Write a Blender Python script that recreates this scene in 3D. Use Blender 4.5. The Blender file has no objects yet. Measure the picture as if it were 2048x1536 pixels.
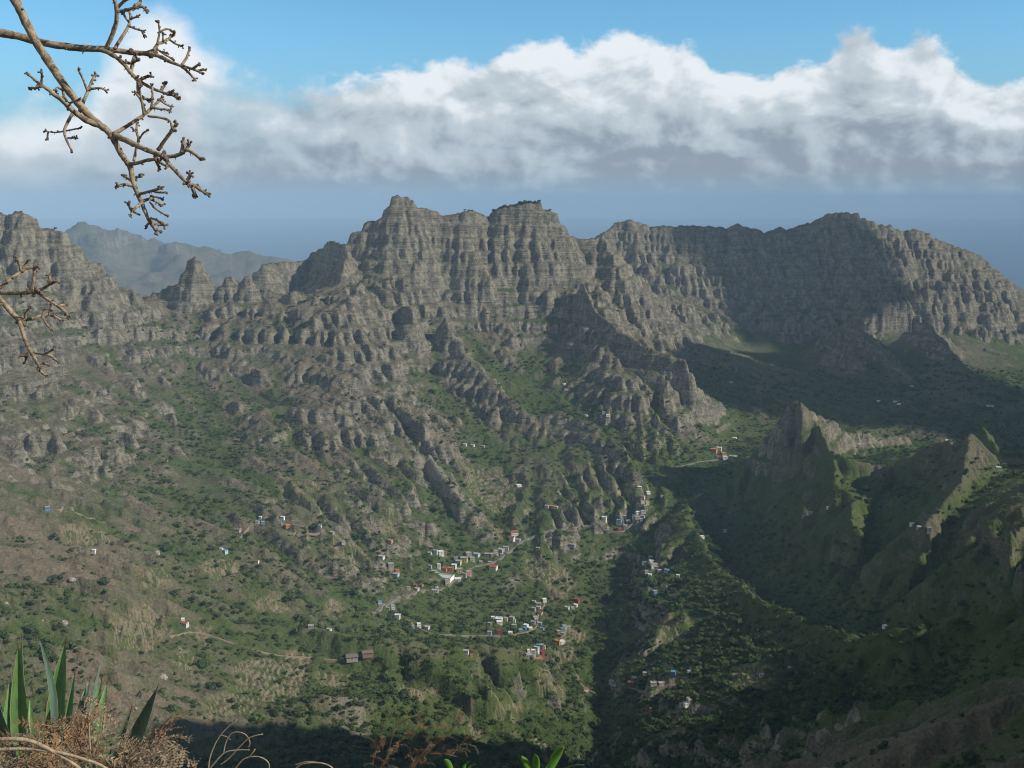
import bpy, math, random, time
import numpy as np
from mathutils import Vector, Matrix
from mathutils.geometry import delaunay_2d_cdt
T0 = time.time()
rng = random.Random(7)
R = math.radians
scene = bpy.context.scene
C = scene.collection

# ------------------------------------------------------------------ camera
F_PX = 2162.0                      # focal length in pixels of a 2048 px wide picture
PITCH = math.atan(368.0 / F_PX)    # the level line of sight passes at pixel row 400
cam_data = bpy.data.cameras.new('camera')
cam_data.sensor_width = 36.0
cam_data.lens = 36.0 * F_PX / 2048.0
cam_data.clip_start = 0.1
cam_data.clip_end = 120000.0
cam = bpy.data.objects.new('camera', cam_data)
cam.location = (0, 0, 0)
cam.rotation_euler = (math.pi / 2 - PITCH, 0, 0)
C.objects.link(cam)
scene.camera = cam

# ------------------------------------------------------------------ light
SUN_EL, SUN_AZ = 30.0, 76.0        # azimuth measured from straight behind the camera towards the right
S = Vector((math.sin(R(SUN_AZ)) * math.cos(R(SUN_EL)), -math.cos(R(SUN_AZ)) * math.cos(R(SUN_EL)), math.sin(R(SUN_EL))))
sun_data = bpy.data.lights.new('sun', 'SUN')
sun_data.energy = 5.0
sun_data.angle = R(0.5)
sun_data.color = (1.0, 0.93, 0.82)
sun = bpy.data.objects.new('sun', sun_data)
sun.rotation_euler = (-S).to_track_quat('-Z', 'Y').to_euler()
sun.location = (0, -50, 200)
C.objects.link(sun)
scene.view_settings.view_transform = 'Standard'
scene.view_settings.look = 'None'
scene.view_settings.exposure = 0.02
scene.view_settings.gamma = 1.0
scene.view_settings.use_curve_mapping = False
scene.cycles.max_bounces = 4
scene.cycles.diffuse_bounces = 1
scene.cycles.transparent_max_bounces = 8
scene.cycles.volume_bounces = 0
scene.cycles.pixel_filter_type = 'BLACKMAN_HARRIS'
scene.cycles.filter_width = 1.1

class NT:
    """small helper for node trees"""
    def __init__(s, tree):
        s.t = tree; tree.nodes.clear()
    def n(s, typ, **kw):
        nd = s.t.nodes.new(typ)
        for k, v in kw.items():
            if k.startswith('i_'):
                key = k[2:]; key = int(key) if key.isdigit() else key.replace('_', ' ')
                s.plug(nd.inputs[key], v)
            else: setattr(nd, k, v)
        return nd
    def plug(s, sock, v):
        if isinstance(v, bpy.types.NodeSocket): s.t.links.new(v, sock)
        elif isinstance(v, bpy.types.Node): s.t.links.new(v.outputs[0], sock)
        else: sock.default_value = v
    def math(s, op, a, b=0.0, c=0.0, clamp=False):
        nd = s.t.nodes.new('ShaderNodeMath'); nd.operation = op; nd.use_clamp = clamp
        s.plug(nd.inputs[0], a); s.plug(nd.inputs[1], b); s.plug(nd.inputs[2], c)
        return nd.outputs[0]
    def vmath(s, op, a, b=(0, 0, 0)):
        nd = s.t.nodes.new('ShaderNodeVectorMath'); nd.operation = op
        s.plug(nd.inputs[0], a); s.plug(nd.inputs[1], b)
        return nd.outputs[0]
    def noise(s, vec, scale, detail=4, rough=0.5, dist=0.0, lac=2.0):
        nd = s.t.nodes.new('ShaderNodeTexNoise')
        s.plug(nd.inputs['Vector'], vec); nd.inputs['Scale'].default_value = scale
        nd.inputs['Detail'].default_value = detail; nd.inputs['Roughness'].default_value = rough
        nd.inputs['Distortion'].default_value = dist; nd.inputs['Lacunarity'].default_value = lac
        return nd.outputs['Fac']
    def ramp(s, v, lo, hi, a=0.0, b=1.0, smooth=True):
        nd = s.t.nodes.new('ShaderNodeMapRange'); nd.clamp = True
        nd.interpolation_type = 'SMOOTHSTEP' if smooth else 'LINEAR'
        s.plug(nd.inputs[0], v)
        for i, x in enumerate((lo, hi, a, b)): s.plug(nd.inputs[i + 1], x)
        return nd.outputs[0]
    def mix(s, f, a, b, mode='MIX'):
        nd = s.t.nodes.new('ShaderNodeMix'); nd.data_type = 'RGBA'; nd.blend_type = mode
        s.plug(nd.inputs[0], f)
        for i, x in ((6, a), (7, b)):
            if isinstance(x, tuple) and len(x) == 3: x = x + (1.0,)
            s.plug(nd.inputs[i], x)
        return nd.outputs[2]

# ------------------------------------------------------------------ sky
world = bpy.data.worlds.new('World'); scene.world = world; world.use_nodes = True
w = NT(world.node_tree)
sky = w.n('ShaderNodeTexSky', sky_type='NISHITA', sun_disc=False)
sky.sun_elevation = R(SUN_EL)
sky.sun_rotation = math.atan2(S.x, S.y)
sky.altitude = 1200; sky.air_density = 1.0; sky.dust_density = 0.3; sky.ozone_density = 2.2
SKY_STR = 0.05
tc = w.n('ShaderNodeTexCoord')
D = tc.outputs['Generated']
sep = w.n('ShaderNodeSeparateXYZ', i_0=D)
az = w.math('ARCTAN2', sep.outputs[0], sep.outputs[1])          # 0 ahead, positive to the right
hor = w.math('SQRT', w.math('ADD', w.math('MULTIPLY', sep.outputs[0], sep.outputs[0]), w.math('MULTIPLY', sep.outputs[1], sep.outputs[1])))
el = w.math('ARCTAN2', sep.outputs[2], hor)                     # elevation in radians
# top of the cloud bank against azimuth
def az_of(u): return math.atan((u - 1024) / F_PX / 1.0)
def el_of(v): return math.atan((768 - v) / F_PX) - PITCH
fc = w.n('ShaderNodeFloatCurve')
PROF = [(-400, 330), (-150, 260), (0, 250), (120, 220), (190, 190), (240, 110), (300, 45), (345, 28), (390, 55), (440, 120), (500, 150), (600, 175), (700, 170), (780, 150),
        (850, 135), (900, 100), (960, 108), (1060, 82), (1110, 84), (1150, 112), (1220, 82), (1290, 80), (1340, 84), (1390, 100), (1420, 155), (1480, 165), (1560, 135),
        (1620, 110), (1660, 62), (1700, 48), (1730, 80), (1770, 100), (1810, 82), (1850, 118), (1900, 150), (1960, 175), (2010, 170), (2060, 160), (2200, 190), (2400, 240)]
cur = fc.mapping.curves[0]
pts = [((math.atan((u - 1024) / F_PX) + 0.7) / 1.4, el_of(v) / 0.2) for u, v in PROF]
pts = [(0.0, 0.35)] + pts + [(1.0, 0.4)]
while len(cur.points) < len(pts): cur.points.new(0.5, 0.5)
for p_, (a_, b_) in zip(cur.points, pts):
    p_.location = (a_, b_)
fc.mapping.update()
w.plug(fc.inputs['Value'], w.math('DIVIDE', w.math('ADD', az, 0.7), 1.4))
top = w.math('MULTIPLY', fc.outputs[0], 0.2)
comb = w.n('ShaderNodeCombineXYZ', i_0=sep.outputs[0], i_1=sep.outputs[1], i_2=w.math('MULTIPLY', sep.outputs[2], 1.5))
P = comb.outputs[0]
billow = w.noise(P, 13.0, 7, 0.5, 0.2)
billow2 = w.noise(w.vmath('ADD', P, (0.008, -0.002, 0.012)), 13.0, 7, 0.5, 0.2)
soft = w.noise(P, 5.0, 4, 0.5)
fine = w.noise(P, 42.0, 6, 0.6, 0.3)
dtop = w.math('SUBTRACT', top, el)
edge = w.math('ADD', dtop, w.math('MULTIPLY', w.math('SUBTRACT', billow, 0.5), 0.065))
edge = w.math('ADD', edge, w.math('MULTIPLY', w.math('SUBTRACT', fine, 0.5), 0.030))
# crisp in the right half, soft and thin to the left
lefty = w.ramp(az, -0.12, -0.34)
wid = w.math('ADD', 0.010, w.math('MULTIPLY', lefty, 0.022))
mask = w.ramp(w.math('DIVIDE', edge, wid), -0.3, 1.0)
thin = w.ramp(w.math('ADD', soft, w.math('MULTIPLY', w.math('SUBTRACT', billow, 0.5), 0.9)), 0.32, 0.50, 0.62, 1.0)
mask = w.math('MULTIPLY', mask, w.math('ADD', w.math('MULTIPLY', thin, lefty), w.math('SUBTRACT', 1.0, lefty)))
mask = w.math('MULTIPLY', mask, w.ramp(el, 0.0, 0.028, 0.42, 1.0))
# light on the billows: bright towards the top and where the density falls off towards the sun
rel = w.math('DIVIDE', el, w.math('MAXIMUM', top, 0.02))
relief = w.math('SUBTRACT', billow, billow2)
lum = w.math('ADD', w.math('ADD', w.ramp(rel, 0.0, 0.62, 0.0, 0.40, False), w.ramp(rel, 0.55, 1.0, 0.0, 0.50, False)), w.math('MULTIPLY', relief, w.math('SUBTRACT', 2.6, w.math('MULTIPLY', lefty, 1.5))))
lum = w.math('ADD', w.math('ADD', lum, w.math('MULTIPLY', lefty, 0.26)), w.math('MULTIPLY', w.math('SUBTRACT', soft, 0.5), 0.9))
lum = w.math('ADD', lum, w.math('MULTIPLY', w.math('SUBTRACT', billow, 0.5), 0.45), clamp=True)
k = 1.0 / SKY_STR
cl = w.mix(w.ramp(lum, 0.0, 0.5), (0.29 * k, 0.345 * k, 0.415 * k), (0.52 * k, 0.60 * k, 0.66 * k))
cl = w.mix(w.ramp(lum, 0.45, 0.95), cl, (0.84 * k, 0.89 * k, 0.93 * k))
lift = w.ramp(el, 0.20, 0.60, 2.1, 0.75)
tint = w.n('ShaderNodeCombineXYZ', i_0=w.math('MULTIPLY', lift, 0.78), i_1=w.math('MULTIPLY', lift, 1.24), i_2=w.math('MULTIPLY', lift, 1.36))
skyc = w.mix(1.0, sky.outputs[0], tint.outputs[0], 'MULTIPLY')
skyc = w.mix(w.ramp(el, 0.16, 0.0, 0.0, 0.8), skyc, (0.235 * k, 0.335 * k, 0.44 * k))
col = w.mix(mask, skyc, cl)
bg = w.n('ShaderNodeBackground', i_Color=col, i_Strength=SKY_STR)
w.n('ShaderNodeOutputWorld', i_Surface=bg.outputs[0])

# ------------------------------------------------------------------ placing points by line of sight
cp, sp = math.cos(PITCH), math.sin(PITCH)
def P3(u, v, Y):
    """point at forward distance Y (metres) on the line of sight through picture position u, v"""
    a = (u - 1024) / F_PX; b = (768 - v) / F_PX
    dy = cp + b * sp; dz = -sp + b * cp
    t = Y / dy
    return (a * t, Y, dz * t)

# ------------------------------------------------------------------ numpy noise
def _h(ix, iy, seed):
    h = (ix.astype(np.uint32) * np.uint32(374761393) + iy.astype(np.uint32) * np.uint32(668265263) + np.uint32((seed * 2246822519) & 0xffffffff))
    h = (h ^ (h >> np.uint32(13))) * np.uint32(1274126177)
    return h ^ (h >> np.uint32(16))
_A = np.linspace(0, 2 * np.pi, 257)[:256]
_GX = np.cos(_A).astype(np.float32); _GY = np.sin(_A).astype(np.float32)
def perlin(x, y, seed=0):
    x0 = np.floor(x); y0 = np.floor(y)
    fx = (x - x0).astype(np.float32); fy = (y - y0).astype(np.float32)
    ix = x0.astype(np.int64); iy = y0.astype(np.int64)
    u = fx * fx * fx * (fx * (fx * 6 - 15) + 10); v = fy * fy * fy * (fy * (fy * 6 - 15) + 10)
    def g(dx, dy):
        h = _h(ix + dx, iy + dy, seed) & np.uint32(255)
        return _GX[h] * (fx - dx) + _GY[h] * (fy - dy)
    a = g(0, 0); b = g(1, 0); c = g(0, 1); d = g(1, 1)
    return (a + u * (b - a) + v * ((c + u * (d - c)) - (a + u * (b - a)))) * 1.5
def fbm(x, y, wl, octs, seed=0, gain=0.5, ridged=False):
    s = 0; a = 1.0; tot = 0
    for i in range(octs):
        n = perlin(x / wl + 17.3 * i, y / wl - 9.1 * i, seed + i)
        if ridged: n = 1 - 2 * np.abs(n)
        s = s + a * n; tot += a; a *= gain; wl = wl / 2.03
    return s / tot
def smooth(t): t = np.clip(t, 0, 1); return t * t * (3 - 2 * t)
def blur(z, sig):
    r = int(3 * sig + 1); kx = np.exp(-0.5 * (np.arange(-r, r + 1) / sig) ** 2); kx /= kx.sum()
    zp = np.pad(z, ((r, r), (0, 0)), 'edge'); o = np.zeros_like(z)
    for i, kk in enumerate(kx): o += kk * zp[i:i + z.shape[0]]
    zp = np.pad(o, ((0, 0), (r, r)), 'edge'); o = np.zeros_like(z)
    for i, kk in enumerate(kx): o += kk * zp[:, i:i + z.shape[1]]
    return o
# ------------------------------------------------------------------ the lie of the land
SEE = [  # picture position and forward distance of points on the ground
 # far left column
 (-200,430,2500),(-200,600,2100),(-200,800,1600),(-200,1000,1150),(-200,1200,880),(-200,1400,690),(-200,1536,590),
 (0,500,2430),(0,600,2280),(0,700,2050),(0,800,1780),(0,900,1520),(0,1000,1300),(0,1100,1120),(0,1200,960),(0,1300,830),(0,1400,710),(0,1536,600),
 (200,640,2430),(200,700,2280),(200,800,2000),(200,900,1700),(200,1000,1440),(200,1100,1190),(200,1200,1040),(200,1300,910),(200,1400,800),(200,1536,690),
 (400,640,2590),(400,700,2450),(400,800,2190),(400,900,1910),(400,1000,1640),(400,1100,1390),(400,1200,1210),(400,1300,1060),(400,1400,930),(400,1536,790),
 (560,620,2600),(560,700,2400),(560,850,2000),(560,1000,1680),(560,1100,1480),(560,1200,1300),(560,1300,1150),(560,1400,1000),(560,1536,840),
 (700,600,2600),(650,640,2480),(700,700,2380),(700,800,2150),(700,900,1950),(700,1000,1740),(700,1100,1560),(700,1180,1430),(700,1240,1330),(700,1300,1230),(700,1400,1060),(700,1536,870),
 (830,560,2860),(830,640,2720),(830,700,2590),(830,800,2340),(830,900,2040),(830,1000,1850),(830,1100,1680),(830,1170,1560),(830,1240,1420),(850,1310,1290),(850,1400,1110),(850,1536,900),
 (950,545,2900),(950,640,2770),(950,720,2610),(950,850,2290),(950,950,2070),(950,1050,1870),(940,1130,1735),(950,1190,1640),(1000,1250,1520),(1000,1310,1370),(1000,1400,1170),(1000,1470,1040),(1000,1536,950),
 (1080,560,2920),(1080,640,2810),(1080,720,2640),(1080,800,2430),(1080,900,2170),(1080,1000,1970),(1080,1100,1810),(1090,1180,1690),(1090,1260,1540),(1130,1330,1370),(1110,1420,1180),(1090,1500,1040),(1090,1536,980),
 (1200,560,2900),(1190,600,2800),(1200,850,2250),(1180,950,2060),(1190,1050,1900),
 (1250,790,2300),(1330,800,2290),(1395,770,2380),(1230,740,2400),(1300,850,2230),(1300,950,2080),(1290,1000,2000),(1250,1050,1930),(1290,1080,1870),
 # bowl under the far ridge
 (1250,580,3300),(1300,640,3150),(1380,690,2950),(1400,760,2700),(1450,810,2500),(1500,760,2720),(1600,780,2750),(1650,760,2880),(1400,690,3100),
 (1400,520,3830),(1400,600,3620),(1500,520,3850),(1500,580,3780),(1500,640,3640),(1500,700,3400),(1600,520,3930),(1600,580,3860),(1600,640,3740),(1600,700,3550),(1600,740,3200),(1700,520,3970),(1700,580,3910),(1700,640,3780),(1700,700,3560),(1700,740,3200),(1800,520,3970),(1800,580,3910),(1800,640,3780),(1800,700,3500),(1900,560,3960),(1900,620,3850),(1900,680,3600),(2000,620,3960),(2000,680,3700),(2120,720,3650),
 (1950,720,3150),(2060,740,3100),(2100,800,2700),(1850,800,2680),(1700,800,2680),(1800,840,2500),(1950,850,2450),(2080,900,2250),(1700,770,2900),(1850,740,3000),
 (1450,900,2280),(1450,940,2170),(1400,880,2320),(1380,960,2080),
 # foot of the dark pinnacle, the creek
 (1530,930,2080),(1420,1010,1950),(1480,1030,1860),(1380,1060,1860),(1420,1125,1710),(1550,1150,1580),(1520,1200,1510),(1600,1255,1420),(1750,1330,1260),(1860,1400,1100),
 (1560,1010,1840),(1650,960,1760),(1760,1000,1740),(1850,1000,1620),(1750,1080,1600),(1850,1100,1500),(1700,1200,1490),(1800,1240,1380),(1900,1180,1350),
 (1980,1010,1480),(2048,1000,1480),(2048,1100,1280),(2048,1180,1170),(2048,1300,980),(2048,1375,820),(2048,1440,640),(2048,1600,480),(1900,1280,1180),(1920,1370,1000),(1850,1450,900),(1880,1600,640),(1990,940,1800),
 (1700,1420,1130),(1560,1420,1180),(1600,1500,1040),(1750,1536,900),(1600,1536,980),(1450,1536,1010),(1350,1536,1040),
 # plateau east of the ravine
 (1330,1150,1740),(1350,1200,1620),(1380,1300,1440),(1380,1400,1250),(1330,1480,1120),(1480,1270,1430),(1500,1380,1230),(1650,1350,1290),
]
XYZ = [ # free points: x, y, z
 (0,60,-58),(60,60,-52),(-60,60,-52),(0,200,-205),(-150,200,-190),(-80,400,-330),(-250,400,-290),(80,350,-270),(0,600,-425),
 (-100,0,-6),(-350,0,-10),(-700,50,-10),(-600,300,-200),(-450,450,-270),(-1000,450,-160),(-900,100,-40),(-1300,900,-200),(-1700,1300,-60),(-2100,1900,0),
 (0,-400,-160),(600,-500,-150),(-600,-500,-250),(-2500,-800,-600),(2500,-800,-600),(0,-3000,-950),(-7000,-3000,-1100),(9000,-3000,-1100),
 (-3200,1500,-500),(-3500,3000,-700),(-7000,3000,-1100),(-9000,13500,-1100),(9000,13500,-1100),
 (1500,600,-300),(2200,1500,-300),(2800,2500,-250),(3500,3000,-500),(4500,2000,-900),(9000,3000,-1100),(1500,2300,-480),(2000,3100,-330),(2400,3600,-300),
 (1250,1500,-320),(1100,1900,-430),
 # behind the skyline
 (-1900,3200,-450),(-1300,3300,-480),(-1100,3600,-560),(-700,3900,-480),(-300,3500,-330),(100,3500,-350),(240,3500,-300),(-300,4200,-650),(300,4500,-650),(-1500,4400,-700),(-3000,4500,-800),
 (900,4500,-380),(1600,4600,-350),(2400,4800,-450),(500,5300,-800),(1800,5600,-900),(3000,5500,-1000),
 (-500,5600,-900),(-200,8500,-1150),(1000,8000,-1150),(-7500,9500,-1100),(-4500,12800,-1100),(3500,8000,-1150),(-1500,12500,-1150),
]
FAR = [(100,610,5200),(250,620,5200),(420,600,5400),(560,590,5600),(250,550,6100),(420,550,6200),(600,570,6300),(680,560,6600)]
EDGE = [ # crest and valley lines kept as unbroken edges
 [(1292,1100,1815),(1262,1180,1625),(1282,1250,1500),(1240,1320,1385),(1266,1400,1250),(1228,1480,1120)],                 # rim of the plateau
 [(1232,1150,1890),(1218,1230,1690),(1208,1300,1575),(1200,1380,1460),(1196,1460,1330),(1190,1560,1200)],                 # ravine floor
 [(1410,1140,1685),(1480,1190,1540),(1560,1270,1385),(1690,1300,1310),(1810,1360,1180),(1835,1430,1060)],                 # far rim of the plateau
]
V = []; E = []
for p in SEE: V.append(P3(*p))
for p in FAR: V.append(P3(p[0], p[1], p[2] * 1.4))
V += XYZ
for line in EDGE:
    i0 = len(V)
    V += [P3(*p) for p in line]
    E += [(i, i + 1) for i in range(i0, len(V) - 1)]

# crests stamped on the land after smoothing: (points, cross slope left/right, roughness)
def L(*p): return [P3(*q) for q in p]
def LD(dz, *p): return [(a, b, c - dz) for a, b, c in L(*p)]
CREST = [
 (L((-300,400,2450),(-80,412,2480),(0,420,2500),(12,432,2500),(22,423,2500),(40,419,2500),(58,432,2500),(95,455,2500),(125,462,2500),(150,492,2510),(175,530,2530),(200,572,2560),(245,603,2600),(280,608,2650),(285,590,2680),(320,578,2690),(345,574,2690),(362,562,2690)), 1.15),
 (L((362,562,2690),(372,533,2690),(383,508,2690),(389,505,2690),(396,512,2690),(408,536,2690),(420,560,2690)), 2.1),
 (L((420,572,2690),(436,576,2690),(445,562,2690),(458,553,2690),(480,560,2690),(497,551,2690),(508,574,2690),(545,582,2680),(580,592,2650),(588,578,2650),(598,586,2650),(625,594,2680),(680,560,2760),(697,500,2880)), 1.25),
 (L((508,560,3250),(512,542,3250),(524,528,3250),(550,523,3300),(600,520,3350),(625,505,3380),(640,492,3380),(665,480,3350),(690,488,3250)), 1.5),
 (L((690,490,2940),(705,466,2950),(730,447,2960),(768,438,2970),(780,408,2980),(789,390,2980),(797,388,2980),(803,397,2980),(815,396,2980),(832,403,2980),(852,417,2980),(885,430,2980),(910,424,2980),(930,420,2980),(945,417,2990),(960,424,3000),(977,431,3010),(990,418,3010),(1008,409,3010),(1030,408,3010),(1050,401,3010),(1075,403,3010),(1092,413,3010),(1106,421,3010),(1113,440,3010),(1130,462,3020),(1150,470,3030),(1170,476,3030),(1187,472,3030),(1203,463,3040),(1215,478,3060)), 1.5),
 (L((1212,462,3900),(1235,442,3950),(1262,437,3950),(1300,452,3960),(1330,448,3960),(1352,452,3960),(1370,449,3960),(1400,450,3960),(1430,451,3960),(1452,456,3960),(1475,445,3960),(1490,452,3960),(1510,455,3960),(1528,463,3960),(1545,459,3980),(1560,453,3980),(1575,458,4000),(1600,449,4030),(1630,440,4050),(1650,428,4060),(1685,422,4060),(1715,426,4060),(1735,438,4060),(1760,449,4060),(1783,449,4060),(1808,461,4060),(1830,457,4060),(1852,463,4060),(1870,474,4060),(1890,484,4060),(1930,497,4060),(1965,512,4080),(1985,535,4100),(2010,553,4150),(2048,578,4200),(2150,650,4300),(2400,700,4500)), 0.95),
 (L((1203,465,3040),(1230,520,2960),(1262,600,2860)), 1.1),
 (L((1262,440,3950),(1290,520,3780),(1330,600,3550),(1400,680,3180),(1440,740,2880)), 0.7),      # rib down from the far ridge
 (L((1700,640,3380),(1760,690,3120),(1830,760,2850)), 0.75),
 (L((1720,720,3000),(1690,680,3080)), 0.8),
 (L((1850,640,3350),(1950,760,2900),(2060,840,2600)), 0.8),
 (L((1165,560,2830),(1190,620,2680),(1232,650,2560),(1285,688,2470),(1340,705,2420),(1368,718,2400),(1380,745,2370)), 1.9),   # bastion
 (L((800,608,2700),(822,612,2620),(828,640,2580)), 1.8),
 (L((890,628,2620),(898,655,2590),(925,690,2560)), 1.9),
 (L((828,640,2580),(780,650,2575)), 1.8),
 (L((540,640,2580),(620,700,2430),(700,745,2330),(770,790,2230),(850,850,2110)), 0.75),
 (L((470,600,2640),(560,720,2370),(620,800,2190),(720,870,2030)), 0.75),
 (L((920,700,2500),(1000,780,2350),(1090,850,2230),(1180,880,2180)), 0.7),
 (L((1060,830,2270),(1120,820,2260),(1190,850,2200),(1240,890,2130),(1270,935,2060)), 0.8),
 (L((560,850,2010),(640,880,1960),(720,860,2030)), 0.8),
 (L((830,880,2080),(870,930,1980),(930,1010,1860)), 0.7),
 # dark pinnacle and its ridges
 (L((1588,806,2045),(1592,804,2040),(1602,808,2030),(1625,832,2000),(1642,862,1960),(1648,880,1910),(1668,905,1870),(1700,915,1850),(1740,925,1850),(1780,930,1850),(1810,912,1830),(1850,896,1800),(1880,882,1780),(1900,880,1770),(1915,893,1760),(1930,888,1750),(1940,868,1740),(1948,872,1735),(1962,905,1720),(1990,940,1710),(2020,975,1700),(2060,1010,1650)), 1.6),
 (LD(70, (1590,804,2040),(1625,832,2000),(1648,880,1910),(1700,915,1850),(1780,930,1850),(1850,896,1800),(1940,868,1740),(1990,940,1710),(2060,1010,1650)), 0.75),
 (L((1600,806,2000),(1650,838,2080),(1680,850,2120),(1705,862,2150),(1725,857,2170),(1745,868,2180),(1790,868,2200),(1815,868,2220),(1824,890,2220)), 1.5),
 (L((1965,858,2000),(1990,885,1960),(2040,950,1900)), 1.2),
 (L((1668,905,1870),(1672,970,1780),(1655,1020,1700),(1600,1060,1660),(1560,1110,1600),(1540,1130,1580)), 1.0),
 (L((1780,930,1850),(1740,990,1720),(1700,1010,1650),(1655,1030,1560),(1620,1070,1530),(1580,1130,1500)), 0.95),
 (L((1940,868,1740),(1925,960,1600),(1850,1050,1480),(1780,1060,1460),(1700,1090,1450),(1650,1150,1420)), 1.0),
 (L((1780,1060,1460),(1750,1130,1400),(1690,1180,1370)), 0.95),
 (L((2060,1040,1350),(1950,1110,1250),(1890,1180,1200),(1850,1220,1180)), 0.8),
 (L((2150,1330,700),(2048,1385,680),(1900,1440,680),(1760,1505,680)), 0.7),
 # shoulders of the near terraces
 (L((600,1250,1215),(700,1275,1180),(850,1300,1175),(960,1290,1240)), 0.45),
 (L((640,1390,1010),(760,1400,1030),(900,1330,1200),(1050,1290,1330),(1130,1330,1300),(1185,1420,1170)), 0.45),
 (L((1270,1100,1850),(1292,1092,1840),(1330,1105,1810),(1370,1130,1770)), 0.8),
 (L((1450,1450,1100),(1380,1470,1090),(1480,1490,1050),(1540,1500,1010)), 0.5),
 # the crest the camera stands on, running off to the right of the frame
 ([(-900,60,-10),(-350,0,-8),(-60,-14,-1),(0,-6,1),(110,30,4),(260,120,30),(430,290,75),(570,480,115),(640,620,135),(670,720,55),(710,820,-70),(750,930,-190),(860,1080,-250),(1050,1400,-230),(1250,1700,-190),(1550,2100,-170)], 2.1),
]
FARCREST = [
 (L((60,470,7000),(110,462,7000),(160,451,7000),(175,449,7000),(200,456,7000),(230,458,7000),(262,466,7000),(290,478,7000),(330,486,7000),(380,500,7000),(420,506,7000),(460,510,7000),(500,508,7000),(540,516,7000),(575,522,7000),(620,560,7200)), 0.55),
 (L((-500,480,6500),(-100,500,6500),(60,470,7000)), 0.5),
 (L((175,449,7000),(210,520,6300),(240,590,5600)), 0.4),
 (L((330,486,7000),(400,540,6300),(430,580,5700)), 0.4),
]
vv, ee, ff, ov, oe, of = delaunay_2d_cdt([Vector((p[0], p[1])) for p in V], E, [], 0, 1e-4)
vz = []
Vn = np.array(V)
for i, o in enumerate(ov):
    if o: vz.append(V[o[0]][2])
    else:
        d = (Vn[:, 0] - vv[i].x) ** 2 + (Vn[:, 1] - vv[i].y) ** 2
        j = np.argsort(d)[:3]; ww = 1 / (d[j] + 1); vz.append(float((Vn[j, 2] * ww).sum() / ww.sum()))
class Grid:
    def __init__(s, x0, x1, y0, y1, c):
        s.x0, s.y0, s.c = x0, y0, c
        s.nx = int((x1 - x0) / c) + 1; s.ny = int((y1 - y0) / c) + 1
        s.X, s.Y = np.meshgrid(x0 + np.arange(s.nx) * c, y0 + np.arange(s.ny) * c)
        s.z = np.full(s.X.shape, -1000.0)
    def win(s, xa, xb, ya, yb):
        i0 = max(0, int((xa - s.x0) / s.c)); i1 = min(s.nx, int((xb - s.x0) / s.c) + 2)
        j0 = max(0, int((ya - s.y0) / s.c)); j1 = min(s.ny, int((yb - s.y0) / s.c) + 2)
        return (slice(j0, j1), slice(i0, i1)) if i1 > i0 and j1 > j0 else None
    def tin(s):
        for f in ff:
            a, b, c = f[0], f[1], f[2]
            xa, ya, xb, yb, xc, yc = vv[a].x, vv[a].y, vv[b].x, vv[b].y, vv[c].x, vv[c].y
            det = (yb - yc) * (xa - xc) + (xc - xb) * (ya - yc)
            if abs(det) < 1e-6: continue
            wn = s.win(min(xa, xb, xc), max(xa, xb, xc), min(ya, yb, yc), max(ya, yb, yc))
            if wn is None: continue
            X = s.X[wn]; Y = s.Y[wn]
            l1 = ((yb - yc) * (X - xc) + (xc - xb) * (Y - yc)) / det
            l2 = ((yc - ya) * (X - xc) + (xa - xc) * (Y - yc)) / det
            l3 = 1 - l1 - l2
            m = (l1 >= -1e-6) & (l2 >= -1e-6) & (l3 >= -1e-6)
            zz = l1 * vz[a] + l2 * vz[b] + l3 * vz[c]
            s.z[wn] = np.where(m, zz, s.z[wn])
    def stamp(s, line, kslope, rough=1.0, wob=None, reach=420.0):
        for (xa, ya, za), (xb, yb, zb) in zip(line[:-1], line[1:]):
            wn = s.win(min(xa, xb) - reach, max(xa, xb) + reach, min(ya, yb) - reach, max(ya, yb) + reach)
            if wn is None: continue
            X = s.X[wn]; Y = s.Y[wn]
            dx, dy = xb - xa, yb - ya; l2 = dx * dx + dy * dy + 1e-9
            t = np.clip(((X - xa) * dx + (Y - ya) * dy) / l2, 0, 1)
            d = np.hypot(X - xa - t * dx, Y - ya - t * dy)
            if wob is not None: d = d * (1 + 0.22 * wob[wn])
            cand = za + t * (zb - za) - kslope * d + 0.00035 * kslope * d * d
            s.z[wn] = np.where(d < reach, np.maximum(s.z[wn], cand), s.z[wn])
    def sample(s, x, y, arr=None):
        arr = s.z if arr is None else arr
        gx = np.clip((x - s.x0) / s.c, 0, s.nx - 1.001); gy = np.clip((y - s.y0) / s.c, 0, s.ny - 1.001)
        i = gx.astype(np.int64); j = gy.astype(np.int64); fx = gx - i; fy = gy - j
        return (arr[j, i] * (1 - fx) + arr[j, i + 1] * fx) * (1 - fy) + (arr[j + 1, i] * (1 - fx) + arr[j + 1, i + 1] * fx) * fy
def _carve(s, line, kslope, wob, reach=150.0):
    for (xa, ya, za), (xb, yb, zb) in zip(line[:-1], line[1:]):
        wn = s.win(min(xa, xb) - reach, max(xa, xb) + reach, min(ya, yb) - reach, max(ya, yb) + reach)
        if wn is None: continue
        X = s.X[wn]; Y = s.Y[wn]
        dx, dy = xb - xa, yb - ya; l2 = dx * dx + dy * dy + 1e-9
        t = np.clip(((X - xa) * dx + (Y - ya) * dy) / l2, 0, 1)
        d = np.hypot(X - xa - t * dx, Y - ya - t * dy) * (1 + 0.3 * wob[wn])
        s.z[wn] = np.where(d < reach, np.minimum(s.z[wn], za + t * (zb - za) + kslope * np.maximum(d - 8, 0)), s.z[wn])
Grid.carve = _carve
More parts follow.
